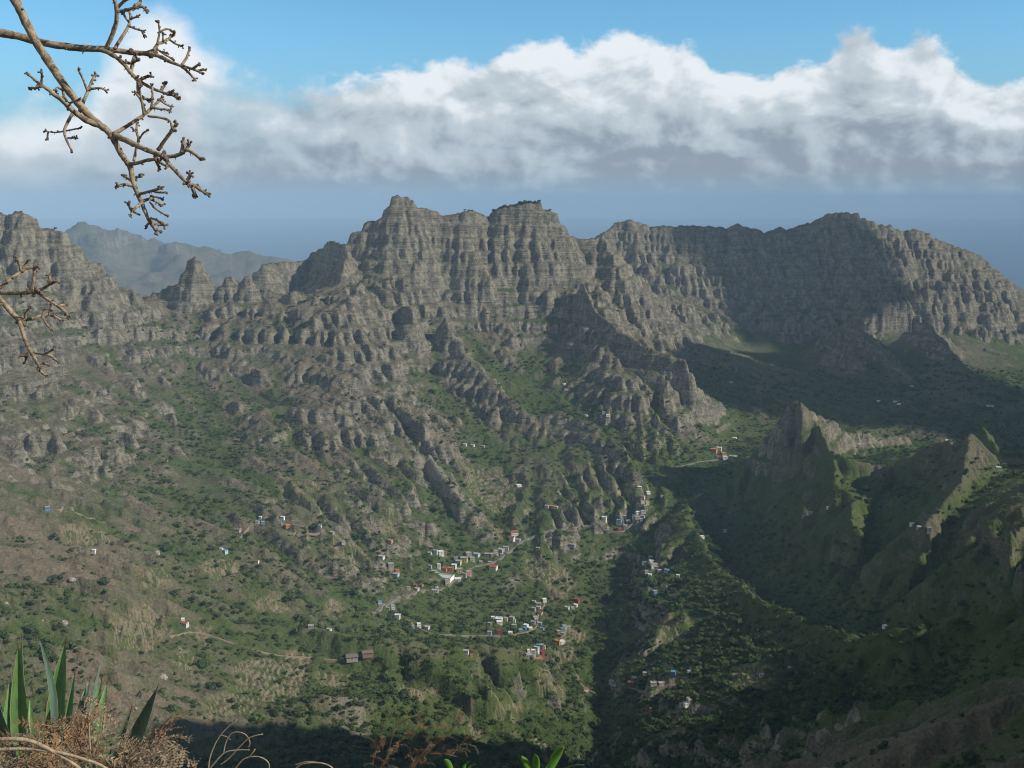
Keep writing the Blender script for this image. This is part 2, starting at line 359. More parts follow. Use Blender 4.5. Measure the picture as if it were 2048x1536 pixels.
CARVE = [(L((1240,1150,1850),(1216,1230,1650),(1228,1300,1545),(1192,1380,1435),(1208,1460,1310),(1185,1560,1190)), 0.95),
 (L((1420,1010,1960),(1445,1090,1900),(1480,1160,1700),(1560,1220,1560),(1650,1280,1430),(1780,1340,1290)), 0.9)]
# coarse country
GB = Grid(-9000, 9000, -3000, 13400, 40.0)
GB.tin(); GB.z = blur(GB.z, 1.2)
wobB = fbm(GB.X, GB.Y, 500, 4, 90)
for line, ks in CREST: GB.stamp(line, ks, wob=wobB)
for line, ks in FARCREST: GB.stamp([tuple(1.4 * c_ for c_ in q) for q in line], ks, wob=wobB, reach=1300)
rw = smooth((GB.z + 1150) / 400)
GB.z += rw * (120 * fbm(GB.X, GB.Y, 700, 5, 3, ridged=True, gain=0.55) - 55) * smooth((GB.Y - 4300) / 700)
# fine country
GA = Grid(-2200, 2900, -500, 4900, 6.0)
GA.tin()
GA.z = blur(GA.z, 3.2)
hyp = np.hypot(GA.X, GA.Y)
amp = smooth((hyp - 700) / 1400)
_rx = (GA.X * 0.77 - GA.Y * 0.64) / 3.4; _ry = GA.X * 0.64 + GA.Y * 0.77
_rib = fbm(_rx, _ry, 95, 4, 14, ridged=True)
GA.z += (10 * _rib - 3) * smooth((hyp - 1150) / 500) * smooth((420 - GA.X) / 250) * (1 + 0.5 * smooth((-50 - GA.X) / 200)) * smooth((3000 - GA.Y) / 300) * smooth((GA.z + 610) / 130)
_sp = smooth((GA.X - 330) / 120) * smooth((2250 - GA.Y) / 150) * smooth((GA.Y - 1000) / 200)
_after = _sp * (11 * fbm(GA.X * 0.8 + GA.Y * 0.6, (GA.Y * 0.8 - GA.X * 0.6) / 1.8, 85, 5, 16, ridged=True, gain=0.6) - 3)
_up = smooth((GA.Y - 2150) / 350) * smooth((GA.z + 480) / 120)
GA.z += _up * (34 * fbm(GA.X, GA.Y, 310, 4, 15, ridged=True) - 12)
GA.z += amp * (16 * fbm(GA.X, GA.Y, 420, 4, 11) + 12 * (fbm(GA.X, GA.Y, 190, 4, 12, ridged=True) - 0.2))
wobA = fbm(GA.X, GA.Y, 130, 4, 91) * 0.8 + 0.7 * fbm(GA.X, GA.Y, 38, 3, 92)
for line, ks in CREST: GA.stamp(line, ks, wob=wobA)
GA.stamp([P3(*q) for q in EDGE[0]], 1.5, wob=wobA, reach=90)
for line, ks in CARVE: GA.carve(line, ks, wobA)
GA.z += _after
crest_ref = GA.z.copy()

def erode(z, cell, n, steps, batches, seed):
    r = np.random.RandomState(seed)
    H = (z / cell).astype(np.float64); ny, nx = H.shape; N = H.size
    visits = np.zeros(N)
    h = H.ravel()
    inertia, capf, minsl, dep, ero, evap, grav = 0.12, 5.0, 0.02, 0.25, 0.30, 0.02, 4.0
    for b in range(batches):
        px = r.rand(n) * (nx - 3) + 1; py = r.rand(n) * (ny - 3) + 1
        dx = np.zeros(n); dy = np.zeros(n); sp_ = np.ones(n); wat = np.ones(n); sed = np.zeros(n)
        for st in range(steps):
            i = px.astype(np.int64); j = py.astype(np.int64); fx = px - i; fy = py - j
            k0 = j * nx + i
            h00 = h[k0]; h10 = h[k0 + 1]; h01 = h[k0 + nx]; h11 = h[k0 + nx + 1]
            gx = (h10 - h00) * (1 - fy) + (h11 - h01) * fy
            gy = (h01 - h00) * (1 - fx) + (h11 - h10) * fx
            hh = h00 * (1 - fx) * (1 - fy) + h10 * fx * (1 - fy) + h01 * (1 - fx) * fy + h11 * fx * fy
            dx = dx * inertia - gx * (1 - inertia); dy = dy * inertia - gy * (1 - inertia)
            l = np.hypot(dx, dy) + 1e-9; dx /= l; dy /= l
            qx = px + dx; qy = py + dy
            ok = (qx > 1) & (qx < nx - 2) & (qy > 1) & (qy < ny - 2)
            qx = np.where(ok, qx, px); qy = np.where(ok, qy, py)
            i2 = qx.astype(np.int64); j2 = qy.astype(np.int64); fx2 = qx - i2; fy2 = qy - j2; k2 = j2 * nx + i2
            hn = h[k2] * (1 - fx2) * (1 - fy2) + h[k2 + 1] * fx2 * (1 - fy2) + h[k2 + nx] * (1 - fx2) * fy2 + h[k2 + nx + 1] * fx2 * fy2
            dh = hn - hh
            cap = np.maximum(-dh, minsl) * sp_ * wat * capf
            up = dh > 0
            over = (sed > cap) | up
            amt_dep = np.where(up, np.minimum(dh, sed), (sed - cap) * dep)
            amt_ero = np.minimum((cap - sed) * ero, np.maximum(-dh, 0))
            dl = np.where(over, amt_dep, -amt_ero) * ok
            sed = sed - dl
            acc = np.bincount(k0, dl * (1 - fx) * (1 - fy), N); acc += np.bincount(k0 + 1, dl * fx * (1 - fy), N)
            acc += np.bincount(k0 + nx, dl * (1 - fx) * fy, N); acc += np.bincount(k0 + nx + 1, dl * fx * fy, N)
            h += np.clip(acc, -0.25, 0.25)
            if st > 8 and st % 2 == 0: visits += np.bincount(k0, wat, N)
            sp_ = np.sqrt(np.maximum(sp_ * sp_ - dh * grav, 0.01)); sp_ = np.minimum(sp_, 4.0); wat *= (1 - evap)
            px, py = qx, qy
    return h.reshape(ny, nx) * cell, visits.reshape(ny, nx)
_gy, _gx = np.gradient(blur(GA.z, 3.0), 6.0); CS = 1 - 0.6 * smooth((np.hypot(_gx, _gy) - 0.75) / 0.4)
ze, vis = erode(GA.z, 6.0, 45000, 44, 7, 5)
GA.z = crest_ref + (ze - crest_ref) * (0.25 + 0.75 * smooth((crest_ref - ze) / 3 + 0.5)) * smooth((hyp - 350) / 200) * CS
GA.flow = blur(np.log1p(vis), 0.8)
gy_, gx_ = np.gradient(blur(GA.z, 2.0), 6.0)
GA.slope = np.hypot(gx_, gy_)
inB = (GA.X > -2200 + 300)
print('land', round(time.time() - T0, 1))

def base_z(x, y):
    a = GA.sample(x, y); b = GB.sample(x, y)
    m = smooth(np.minimum(np.minimum(x + 2200, 2900 - x), np.minimum(y + 500, 4900 - y)) / 250)
    return a * m + b * (1 - m)
# terraced fields: outline in picture positions with distances, step height
FIELDS = [
 ('left', [(230,1210,1040),(330,1200,1100),(360,1270,1060),(300,1330,980),(220,1300,950),(205,1250,1000)], 3.0),
 ('barn', [(380,1240,1100),(450,1250,1110),(430,1300,1040),(380,1290,1040)], 3.0),
 ('lower', [(560,1290,1090),(640,1300,1110),(620,1400,980),(520,1440,900),(400,1450,870),(390,1400,910),(500,1370,970)], 3.2),
 ('mid', [(780,1340,1180),(880,1350,1200),(890,1390,1130),(850,1420,1080),(780,1390,1110)], 3.0),
 ('ridge', [(960,1365,1230),(1030,1370,1250),(1060,1430,1150),(1040,1460,1090),(990,1450,1090)], 3.0),
 ('village', [(1035,1105,1800),(1100,1110,1800),(1120,1160,1720),(1080,1190,1660),(1040,1150,1740)], 4.0),
 ('slope', [(900,900,2140),(1010,930,2080),(1060,1020,1930),(990,1040,1890),(930,980,1990)], 4.5),
 ('upslope', [(980,1040,1890),(1020,1060,1860),(1010,1090,1800),(960,1050,1860)], 3.5),
 ('west', [(640,1060,1600),(740,1080,1610),(760,1150,1490),(680,1130,1500)], 3.5),
 ('scar', [(750,1015,1790),(800,1020,1790),(810,1080,1700),(760,1070,1700)], 3.5),
 ('hamlet', [(200,1260,960),(280,1250,1000),(240,1380,850),(190,1370,830)], 3.0),
 ('east', [(1110,1250,1540),(1190,1260,1530),(1160,1330,1400),(1100,1320,1400)], 3.0),
 ('high', [(540,960,1740),(640,950,1790),(660,1010,1690),(570,1020,1640)], 3.5),
 ('corner', [(100,1040,1180),(220,1040,1290),(240,1090,1210),(130,1100,1110)], 3.0),
]
def poly_mask(x, y, poly, soft=14.0):
    """1 inside the outline, falling off over soft metres"""
    x = np.asarray(x); y = np.asarray(y)
    ins = np.zeros(x.shape, bool); dmin = np.full(x.shape, 1e9)
    n = len(poly)
    for i in range(n):
        xa, ya = poly[i]; xb, yb = poly[(i + 1) % n]
        cond = ((ya > y) != (yb > y)) & (x < (xb - xa) * (y - ya) / (yb - ya + 1e-9) + xa)
        ins ^= cond
        dx, dy = xb - xa, yb - ya
        t = np.clip(((x - xa) * dx + (y - ya) * dy) / (dx * dx + dy * dy), 0, 1)
        dmin = np.minimum(dmin, np.hypot(x - xa - t * dx, y - ya - t * dy))
    return np.where(ins, smooth(dmin / soft), 0.0)
FIELDS += [('a', [(380,1120,0),(480,1110,0),(500,1160,0),(400,1170,0)], 3.2), ('b', [(640,1190,0),(700,1200,0),(700,1250,0),(640,1240,0)], 3.2), ('c', [(450,1320,0),(570,1310,0),(570,1380,0),(450,1390,0)], 3.0),
 ('d', [(900,1400,0),(960,1400,0),(990,1480,0),(920,1490,0)], 3.0), ('e', [(1060,1330,0),(1140,1360,0),(1140,1420,0),(1070,1400,0)], 3.0), ('f', [(250,1130,0),(340,1120,0),(360,1180,0),(270,1190,0)], 3.2),
 ('g', [(1300,1230,0),(1400,1230,0),(1400,1290,0),(1310,1290,0)], 3.5), ('h', [(1450,1330,0),(1560,1330,0),(1560,1390,0),(1450,1390,0)], 3.2), ('i', [(330,1290,0),(420,1290,0),(400,1350,0),(320,1350,0)], 3.0), ('j', [(620,1330,0),(720,1340,0),(700,1390,0),(610,1380,0)], 3.0),
 ('k', [(1060,1140,0),(1130,1120,0),(1170,1180,0),(1110,1220,0)], 3.5), ('l', [(480,1180,0),(560,1170,0),(600,1230,0),(510,1240,0)], 3.2)]
def seen(u, v):
    """plan position of the ground seen at u, v"""
    Y = np.geomspace(560, 4000, 900); a = (u - 1024) / F_PX; b = (768 - v) / F_PX; t = Y / (cp + b * sp)
    k_ = np.nonzero(base_z(a * t, Y) > (-sp + b * cp) * t)[0]; k_ = k_[0] if len(k_) else 899
    return (float(a * t[k_]), float(Y[k_]))
FPOLY = [(nm, [seen(q[0], q[1]) for q in pl], st) for nm, pl, st in FIELDS]
GREENZONE = [P3(*q)[:2] for q in ((-300,1000,1150),(200,960,1540),(520,1010,1650),(620,1120,1480),(760,1180,1480),(1000,1160,1700),(1180,1150,1750),(1200,1350,1500),(1150,1500,1040),(900,1600,800),(-300,1600,500))]
def detail(x, y, parts=False):
    """full height at any points"""
    z = base_z(x, y)
    r = np.hypot(x, y)
    suppress = poly_mask(x, y, GREENZONE, 120.0) + smooth((x - 250) / 150) * smooth((2150 - y) / 200) + smooth((950 - r) / 150)
    suppress = np.clip(suppress, 0, 1)
    sl = np.where((x > -2150) & (x < 2850) & (y > -450) & (y < 4850), GA.sample(x, y, GA.slope), 0.45)
    rock = smooth((sl - 0.50 + (0.13 + 0.17 * smooth((-60 - x) / 200)) * smooth((z + 500) / 80) * smooth((y - 1300) / 300) - 0.45 * suppress + 0.22 * fbm(x, y, 140, 3, 31) + 0.12 * fbm(x, y, 30, 2, 33)) / 0.30)
    away = smooth((r - 120) / 400)
    # layered lava flows: cliff steps
    t = (z + 0.03 * x + 9 * fbm(x, y, 260, 3, 41)) / 34.0
    f = t - np.floor(t); st = smooth((f - 0.28) / 0.44)
    z = z + rock * away * 21.0 * (st - f)
    st8 = smooth((y - 3200) / 300)
    t2 = (z - 0.05 * x + 4 * fbm(x, y, 90, 2, 43)) / 11.0
    f2 = t2 - np.floor(t2)
    z = z + rock * away * 6.0 * (smooth((f2 - 0.3) / 0.4) - f2)
    # ribs and flutes
    flute = fbm(x, y, 27, 4, 51, ridged=True, gain=0.6)
    big = fbm(x, y, 105, 3, 52, ridged=True) * (0.4 + 0.6 * smooth(0.5 + fbm(x, y, 300, 2, 53)))
    z = z + away * (rock * (2.8 * flute + 2.6 * big) * (1 - 0.7 * smooth((y - 3300) / 300)) + (1 - rock) * (1.3 * flute + 2.5 * big))
    z = z + away * (0.6 + 1.6 * rock) * fbm(x, y, 9, 3, 55)
    # terraces
    fm = np.zeros_like(z); rs = np.zeros_like(z)
    for nm, poly, stp in FPOLY:
        xs = [p[0] for p in poly]; ys = [p[1] for p in poly]
        sel = (x > min(xs)) & (x < max(xs)) & (y > min(ys)) & (y < max(ys))
        if not sel.any(): continue
        xx = x[sel]; yy = y[sel]
        m = poly_mask(xx, yy, poly)
        zb = z[sel]; zs = base_z(xx, yy) + 1.5 * fbm(xx, yy, 60, 2, 77)
        stp = stp * 0.8; t = zs / stp; ff_ = t - np.floor(t)
        zt = stp * (np.floor(t) + smooth((ff_ - 0.76) / 0.24))
        z[sel] = zb * (1 - m) + zt * m
        rs[sel] = np.maximum(rs[sel], m * smooth((ff_ - 0.74) / 0.08))
        fm[sel] = np.maximum(fm[sel], m)
    # ledge in front of the camera where the agave and the ferns grow
    led = -1.75 - 0.30 * np.clip(y, -3, 7) - 1.7 * np.maximum(y - 6.8, 0) - 0.5 * np.maximum(np.abs(x) - 9, 0) + 0.08 * fbm(x, y, 1.7, 3, 60)
    near = (r < 60) & (y > -20)
    z = np.where(near, np.maximum(np.where((r < 14) & (y > -2), led, z), led), z)
    z = np.where((r < 9), np.minimum(z, led), z)
    if parts: return z, np.clip(0.6 + 0.4 * rock - 0.6 * suppress, 0, 1), 0.5 * fm + 0.5 * rs
    return z
# ------------------------------------------------------------------ materials
def new_mat(name, rough=0.9, spec=0.2):
    m = bpy.data.materials.new(name); m.use_nodes = True
    t = NT(m.node_tree)
    b = t.n('ShaderNodeBsdfPrincipled'); b.inputs['Roughness'].default_value = rough
    b.inputs['Specular IOR Level'].default_value = spec
    t.n('ShaderNodeOutputMaterial', i_Surface=b.outputs[0])
    return m, t, b
def land_material():
    m, t, b = new_mat('land', 0.95, 0.05)
    geo = t.n('ShaderNodeNewGeometry'); pos = geo.outputs['Position']
    nz = t.n('ShaderNodeSeparateXYZ', i_0=geo.outputs['Normal']).outputs[2]
    at = t.n('ShaderNodeAttribute', attribute_name='cover')       # r rock face, g moisture plus shade painted on the right slopes, b terraced field
    ac = t.n('ShaderNodeSeparateColor', i_0=at.outputs['Color'])
    rockv, wet, field = ac.outputs[0], ac.outputs[1], ac.outputs[2]
    n_big = t.noise(pos, 0.004, 5, 0.6, 0.3); n_mid = t.noise(pos, 0.018, 5, 0.62, 0.4)
    n_sm = t.noise(pos, 0.09, 4, 0.65, 0.3); n_fine = t.noise(pos, 0.4, 3, 0.6)
    lay = t.n('ShaderNodeMapping', i_Vector=pos); lay.inputs['Scale'].default_value = (0.006, 0.006, 0.11)
    n_lay = t.noise(lay.outputs[0], 1.0, 4, 0.65, 0.6)
    stre = t.n('ShaderNodeMapping', i_Vector=pos); stre.inputs['Scale'].default_value = (0.07, 0.07, 0.012)
    n_str = t.noise(stre.outputs[0], 1.0, 4, 0.65, 0.2)
    rock = t.mix(t.ramp(n_lay, 0.41, 0.59), (0.084, 0.079, 0.058), (0.158, 0.146, 0.108))
    rock = t.mix(t.ramp(n_str, 0.46, 0.60), rock, (0.218, 0.198, 0.148))
    rock = t.mix(t.ramp(n_mid, 0.56, 0.72, 0, 0.5), rock, (0.165, 0.132, 0.104))
    rock = t.mix(t.ramp(n_sm, 0.52, 0.62, 0, 0.8), rock, (0.072, 0.070, 0.062))
    rock = t.mix(t.ramp(n_fine, 0.50, 0.66, 0, 0.5), rock, (0.31, 0.285, 0.225))
    green = t.mix(t.ramp(n_mid, 0.35, 0.62), (0.045, 0.068, 0.022), (0.080, 0.096, 0.038))
    green = t.mix(t.ramp(n_sm, 0.40, 0.62), green, (0.054, 0.084, 0.022))
    green = t.mix(t.ramp(n_fine, 0.45, 0.7, 0, 0.6), green, (0.115, 0.122, 0.055))
    dry = t.mix(t.ramp(n_sm, 0.38, 0.62), (0.102, 0.094, 0.062), (0.072, 0.078, 0.040))
    dry = t.mix(t.ramp(n_fine, 0.42, 0.7), dry, (0.145, 0.130, 0.088))
    soil = t.mix(t.ramp(n_fine, 0.35, 0.65), (0.125, 0.098, 0.070), (0.18, 0.145, 0.105))
    lush = t.mix(t.ramp(n_fine, 0.35, 0.65), (0.020, 0.038, 0.012), (0.050, 0.080, 0.022))
    # how dry: drier away from gullies
    a = t.math('ADD', n_big, t.math('MULTIPLY', t.math('SUBTRACT', n_mid, 0.5), 0.9))
    a = t.math('ADD', a, t.math('MULTIPLY', t.math('SUBTRACT', n_sm, 0.5), 0.5))
    a = t.math('SUBTRACT', a, t.math('MULTIPLY', t.math('SUBTRACT', wet, 0.42), 0.75))
    veg = t.mix(t.ramp(a, 0.45, 0.68), green, dry)
    veg = t.mix(t.ramp(t.math('ADD', wet, t.math('MULTIPLY', t.math('SUBTRACT', n_sm, 0.5), 1.0)), 0.66, 0.9, 0, 0.85), veg, lush)
    veg = t.mix(t.ramp(t.math('ADD', a, t.math('MULTIPLY', n_fine, 0.15)), 0.78, 0.90, 0, 0.7), veg, soil)
    # rock shows on steep ground
    st = t.math('ADD', t.math('SUBTRACT', t.math('MULTIPLY', rockv, 1.3), 0.78), t.math('MULTIPLY', t.math('SUBTRACT', 1.0, nz), 1.75))
    st = t.math('ADD', st, t.math('MULTIPLY', t.math('SUBTRACT', n_sm, 0.5), 1.2))
    st = t.math('ADD', st, t.math('MULTIPLY', t.math('SUBTRACT', n_mid, 0.5), 1.3))
    st = t.math('SUBTRACT', st, t.math('MULTIPLY', wet, 0.18))
    ledge = t.ramp(t.math('ADD', nz, t.math('MULTIPLY', t.math('SUBTRACT', n_fine, 0.5), 0.5)), 0.66, 0.84, 0.0, 0.40)
    rk = t.ramp(t.math('SUBTRACT', st, ledge), 0.27, 0.60)
    c = t.mix(t.math('MULTIPLY', rk, t.ramp(rockv, 0.36, 0.62, 0.38, 1.0)), veg, rock)
    # terraced fields: stone risers, bare or planted treads
    tread = t.mix(t.ramp(t.noise(pos, 0.045, 2, 0.5), 0.42, 0.58), (0.085, 0.105, 0.036), (0.20, 0.155, 0.100))
    tread = t.mix(t.ramp(n_fine, 0.45, 0.62), tread, (0.060, 0.082, 0.026))
    fcol = t.mix(t.math('MULTIPLY', t.ramp(field, 0.52, 0.85), t.ramp(n_sm, 0.35, 0.5, 0.3, 0.9)), tread, (0.215, 0.190, 0.145))
    c = t.mix(t.ramp(field, 0.1, 0.45, 0.0, 0.9), c, fcol)
    bare = t.mix(t.ramp(n_fine, 0.35, 0.65), (0.165, 0.145, 0.125), (0.27, 0.235, 0.19))
    c = t.mix(t.math('MULTIPLY', t.math('SUBTRACT', 1.0, at.outputs['Alpha']), t.ramp(n_sm, 0.3, 0.5, 0.5, 1.0)), c, bare)
    t.plug(b.inputs['Base Color'], c)
    bump = t.n('ShaderNodeBump', i_Height=t.math('ADD', t.math('MULTIPLY', n_sm, 4.0), t.math('ADD', n_fine, t.math('ADD', t.math('MULTIPLY', n_str, 5.0), t.math('MULTIPLY', n_lay, t.ramp(rockv, 0.55, 0.85, 0.0, 12.0))))))
    bump.inputs['Strength'].default_value = 0.75; bump.inputs['Distance'].default_value = 1.0
    t.plug(b.inputs['Normal'], bump.outputs[0])
    return m
M_LAND = land_material()

# ------------------------------------------------------------------ the land as one seamless sheet, split into its hills
half = math.tan(R(26.6))
if 'LOWRES' in globals(): NCOL, NROW = 500, 480
else: NCOL, NROW = 980, 960
a_dense = np.arctan(np.linspace(-half, half, NCOL))
e0 = a_dense[-1]
tt = np.linspace(0, 1, 90)[1:]
side = e0 + (math.pi - e0) * (0.25 * tt + 0.75 * tt ** 2)
ang = np.concatenate([-side[::-1][1:], a_dense, side])       # closes at straight behind
rad = np.concatenate([[0.0], np.geomspace(1.5, 60, 46), np.geomspace(60, 480, 40)[1:],
                      np.geomspace(480, 4600, NROW)[1:], np.geomspace(4600, 13000, 120)[1:]])
AA, RR = np.meshgrid(ang, rad)
gx = RR * np.sin(AA); gy = RR * np.cos(AA)
gz, grock, gfield = detail(gx.copy(), gy.copy(), True)
wet = np.where((gx > -2150) & (gx < 2850) & (gy > -450) & (gy < 4850), GA.sample(gx, gy, GA.flow), 1.2)
wn = np.clip((wet - 0.4) / 3.2, 0, 1)
low = smooth((-330 - gz) / 260) * smooth((4600 - gy) / 600)                                # the valley bottom is greener
LUSH = [([(-100,1130,1050),(260,1150,1130),(250,1240,1000),(200,1330,880),(220,1420,790),(600,1430,930),(900,1330,1250),(1180,1300,1450),(1190,1560,1150),(-100,1600,560)], 60), ([(1240,1120,1800),(1420,1140,1680),(1560,1270,1380),(1830,1400,1080),(1700,1600,900),(1240,1600,1000)], 50)]
lush = np.zeros_like(gz)
for pl, sf in LUSH: lush = np.maximum(lush, poly_mask(gx, gy, [P3(*q)[:2] for q in pl], sf))
wn = np.clip(0.50 * wn + 0.40 * low + 0.40 * lush + 0.26 * smooth((gx - 230) / 150) * smooth((2300 - gy) / 200), 0, 1)  # last term makes the right slopes lusher and darker, painting in shade
nr, nc = gx.shape
co = np.stack([gx, gy, gz], -1).reshape(-1, 3).astype(np.float32)
earth = np.zeros_like(gz)
for pl in ([(800,870,2080),(850,880,2080),(900,950,1980),(965,1040,1850),(940,1045,1840),(860,975,1930)], [(985,1190,1660),(1010,1155,1720),(1055,1150,1730),(1060,1175,1700),(1010,1200,1640)], [(235,1370,880),(270,1330,930),(300,1340,920),(250,1400,860)], [(130,1420,760),(170,1400,790),(160,1440,750)], [(400,1160,1260),(430,1170,1280),(435,1210,1190),(405,1200,1200)], [(640,1400,1020),(740,1400,1080),(760,1470,960),(660,1460,950)]):
    earth = np.maximum(earth, poly_mask(gx, gy, [P3(*q)[:2] for q in pl], 22.0) * np.clip(0.75 + 0.5 * fbm(gx, gy, 30, 2, 81), 0, 1))
covr = np.stack([grock, wn, gfield, 1 - earth], -1).reshape(-1, 4).astype(np.float32)
dzr = np.zeros_like(gz)
def mesh_from(name, co, quads, mat, attr=None):
    used = np.zeros(len(co), bool); used[quads.ravel()] = True
    remap = np.cumsum(used) - 1
    me = bpy.data.meshes.new(name)
    n = int(used.sum()); q = remap[quads].astype(np.int32)
    me.vertices.add(n); me.vertices.foreach_set('co', co[used].ravel())
    me.loops.add(q.size); me.loops.foreach_set('vertex_index', q.ravel())
    me.polygons.add(len(q)); me.polygons.foreach_set('loop_start', np.arange(0, q.size, q.shape[1], dtype=np.int32))
    me.polygons.foreach_set('use_smooth', np.ones(len(q), bool))
    if attr is not None:
        a = me.color_attributes.new('cover', 'FLOAT_COLOR', 'POINT'); a.data.foreach_set('color', attr[used].ravel())
    me.update(calc_edges=True)
    me.materials.append(mat)
    o = bpy.data.objects.new(name, me); C.objects.link(o)
    return o
ii, jj = np.meshgrid(np.arange(nr - 1), np.arange(nc - 1), indexing='ij')
v0 = (ii * nc + jj).ravel()
quads = np.stack([v0, v0 + nc, v0 + nc + 1, v0 + 1], -1)[:, ::-1]
cx = co[quads, 0].mean(1); cy = co[quads, 1].mean(1); cz = co[quads, 2].mean(1)
def inpoly(poly): return poly_mask(cx, cy, [P3(*q)[:2] for q in poly], 1e-3) > 0
reg = np.zeros(len(quads), int)
NAMES = ['valley_ground', 'left_mountain', 'main_mountain', 'far_mountain', 'far_hills', 'dark_pinnacle_ridge', 'camera_ridge']
reg[(cy > 4550)] = 4
reg[inpoly([(1205,466,3150),(1232,560,3000),(1280,640,3100),(1450,700,3060),(1600,760,2850),(1850,760,2850),(2060,800,2700),(2400,800,2700),(2600,600,4550),(1000,500,4550),(1000,500,3700)])] = 3
reg[inpoly([(625,594,2690),(760,650,2560),(900,720,2460),(1180,800,2360),(1395,800,2300),(1400,730,2500),(1280,640,3100),(1232,560,3000),(1205,466,3150),(1000,500,3700),(500,500,4550),(300,550,4550),(500,560,3000)])] = 2
reg[inpoly([(-900,900,1000),(0,800,1650),(250,850,1760),(420,740,2200),(625,594,2690),(500,560,3000),(300,550,4550),(-900,550,4550)])] = 1
reg[inpoly([(1540,940,2060),(1560,1010,1780),(1540,1140,1560),(1650,1180,1480),(1800,1230,1390),(1900,1180,1330),(2080,1090,1260),(2080,960,1700),(1960,850,2000),(1840,860,2300),(1700,850,2280),(1580,820,2080)])] = 5
reg[(cy < 420) | ((cx > 0.42 * cy) & (cy < 1250) & (cy < 3.0 * cx))] = 6
for i, nm in enumerate(NAMES):
    q = quads[reg == i]
    if len(q) == 0: continue
    o = mesh_from(nm, co, q, M_LAND, covr); o['kind'] = 'structure'
print('mesh', round(time.time() - T0, 1), len(quads))

# sea
def simple_mat(name, col, rough=0.8, spec=0.2, metal=0.0):
    m, t, b = new_mat(name, rough, spec); b.inputs['Base Color'].default_value = (*col, 1); b.inputs['Metallic'].default_value = metal
    return m
M_SEA, t_, b_ = new_mat('sea_water', 0.45, 0.5)
t_.plug(b_.inputs['Base Color'], (0.07, 0.12, 0.17, 1))
bp = t_.n('ShaderNodeBump', i_Height=t_.noise(t_.n('ShaderNodeNewGeometry').outputs['Position'], 0.02, 5, 0.6))
bp.inputs['Distance'].default_value = 6; t_.plug(b_.inputs['Normal'], bp.outputs[0])
me = bpy.data.meshes.new('sea'); SZ = 60000.0
me.from_pydata([(-SZ, -SZ, -1000), (SZ, -SZ, -1000), (SZ, SZ, -1000), (-SZ, SZ, -1000)], [], [(0, 1, 2, 3)])
me.materials.append(M_SEA); sea = bpy.data.objects.new('sea', me); C.objects.link(sea); sea['kind'] = 'structure'

# the air between: one closed box of even haze
def box_mesh(name, x0, x1, y0, y1, z0, z1):
    me = bpy.data.meshes.new(name)
    v = [(x, y, z) for z in (z0, z1) for y in (y0, y1) for x in (x0, x1)]
    me.from_pydata(v, [], [(0, 2, 3, 1), (4, 5, 7, 6), (0, 1, 5, 4), (2, 6, 7, 3), (0, 4, 6, 2), (1, 3, 7, 5)])
    return me
mh = bpy.data.materials.new('haze_air'); mh.use_nodes = True; th = NT(mh.node_tree)
pv = th.n('ShaderNodeVolumePrincipled'); pv.inputs['Color'].default_value = (0.48, 0.72, 1.0, 1)
pv.inputs['Density'].default_value = 4.3e-5; pv.inputs['Anisotropy'].default_value = -0.25
th.n('ShaderNodeOutputMaterial', i_Volume=pv.outputs[0])
HZ = SZ + 500
hm = box_mesh('haze', -HZ, HZ, -HZ, HZ, -1200, 210)
hm.materials.append(mh); hz = bpy.data.objects.new('haze', hm); C.objects.link(hz); hz['kind'] = 'stuff'

# clouds that stand over the land, out of the picture; two shade the far mountain and valley, the third is added for its shade
mc = bpy.data.materials.new('cloud_vapour'); mc.use_nodes = True; tcn = NT(mc.node_tree)
pos = tcn.n('ShaderNodeNewGeometry').outputs['Position']
den = tcn.n('ShaderNodeAttribute', attribute_name='cover').outputs['Fac']
nz1 = tcn.noise(pos, 0.0022, 5, 0.55, 0.2)
al = tcn.ramp(tcn.math('ADD', den, tcn.math('MULTIPLY', tcn.math('SUBTRACT', nz1, 0.5), 1.5)), 0.05, 0.62)
dif = tcn.n('ShaderNodeBsdfDiffuse'); dif.inputs['Color'].default_value = (0.9, 0.9, 0.9, 1)
trl = tcn.n('ShaderNodeBsdfTranslucent'); trl.inputs['Color'].default_value = (0.9, 0.9, 0.9, 1)
m1 = tcn.n('ShaderNodeMixShader', i_0=0.35, i_1=dif.outputs[0], i_2=trl.outputs[0])
tr = tcn.n('ShaderNodeBsdfTransparent')
m2 = tcn.n('ShaderNodeMixShader', i_0=al, i_1=tr.outputs[0], i_2=m1.outputs[0])
tcn.n('ShaderNodeOutputMaterial', i_Surface=m2.outputs[0])
CLOUD_Z = 760.0
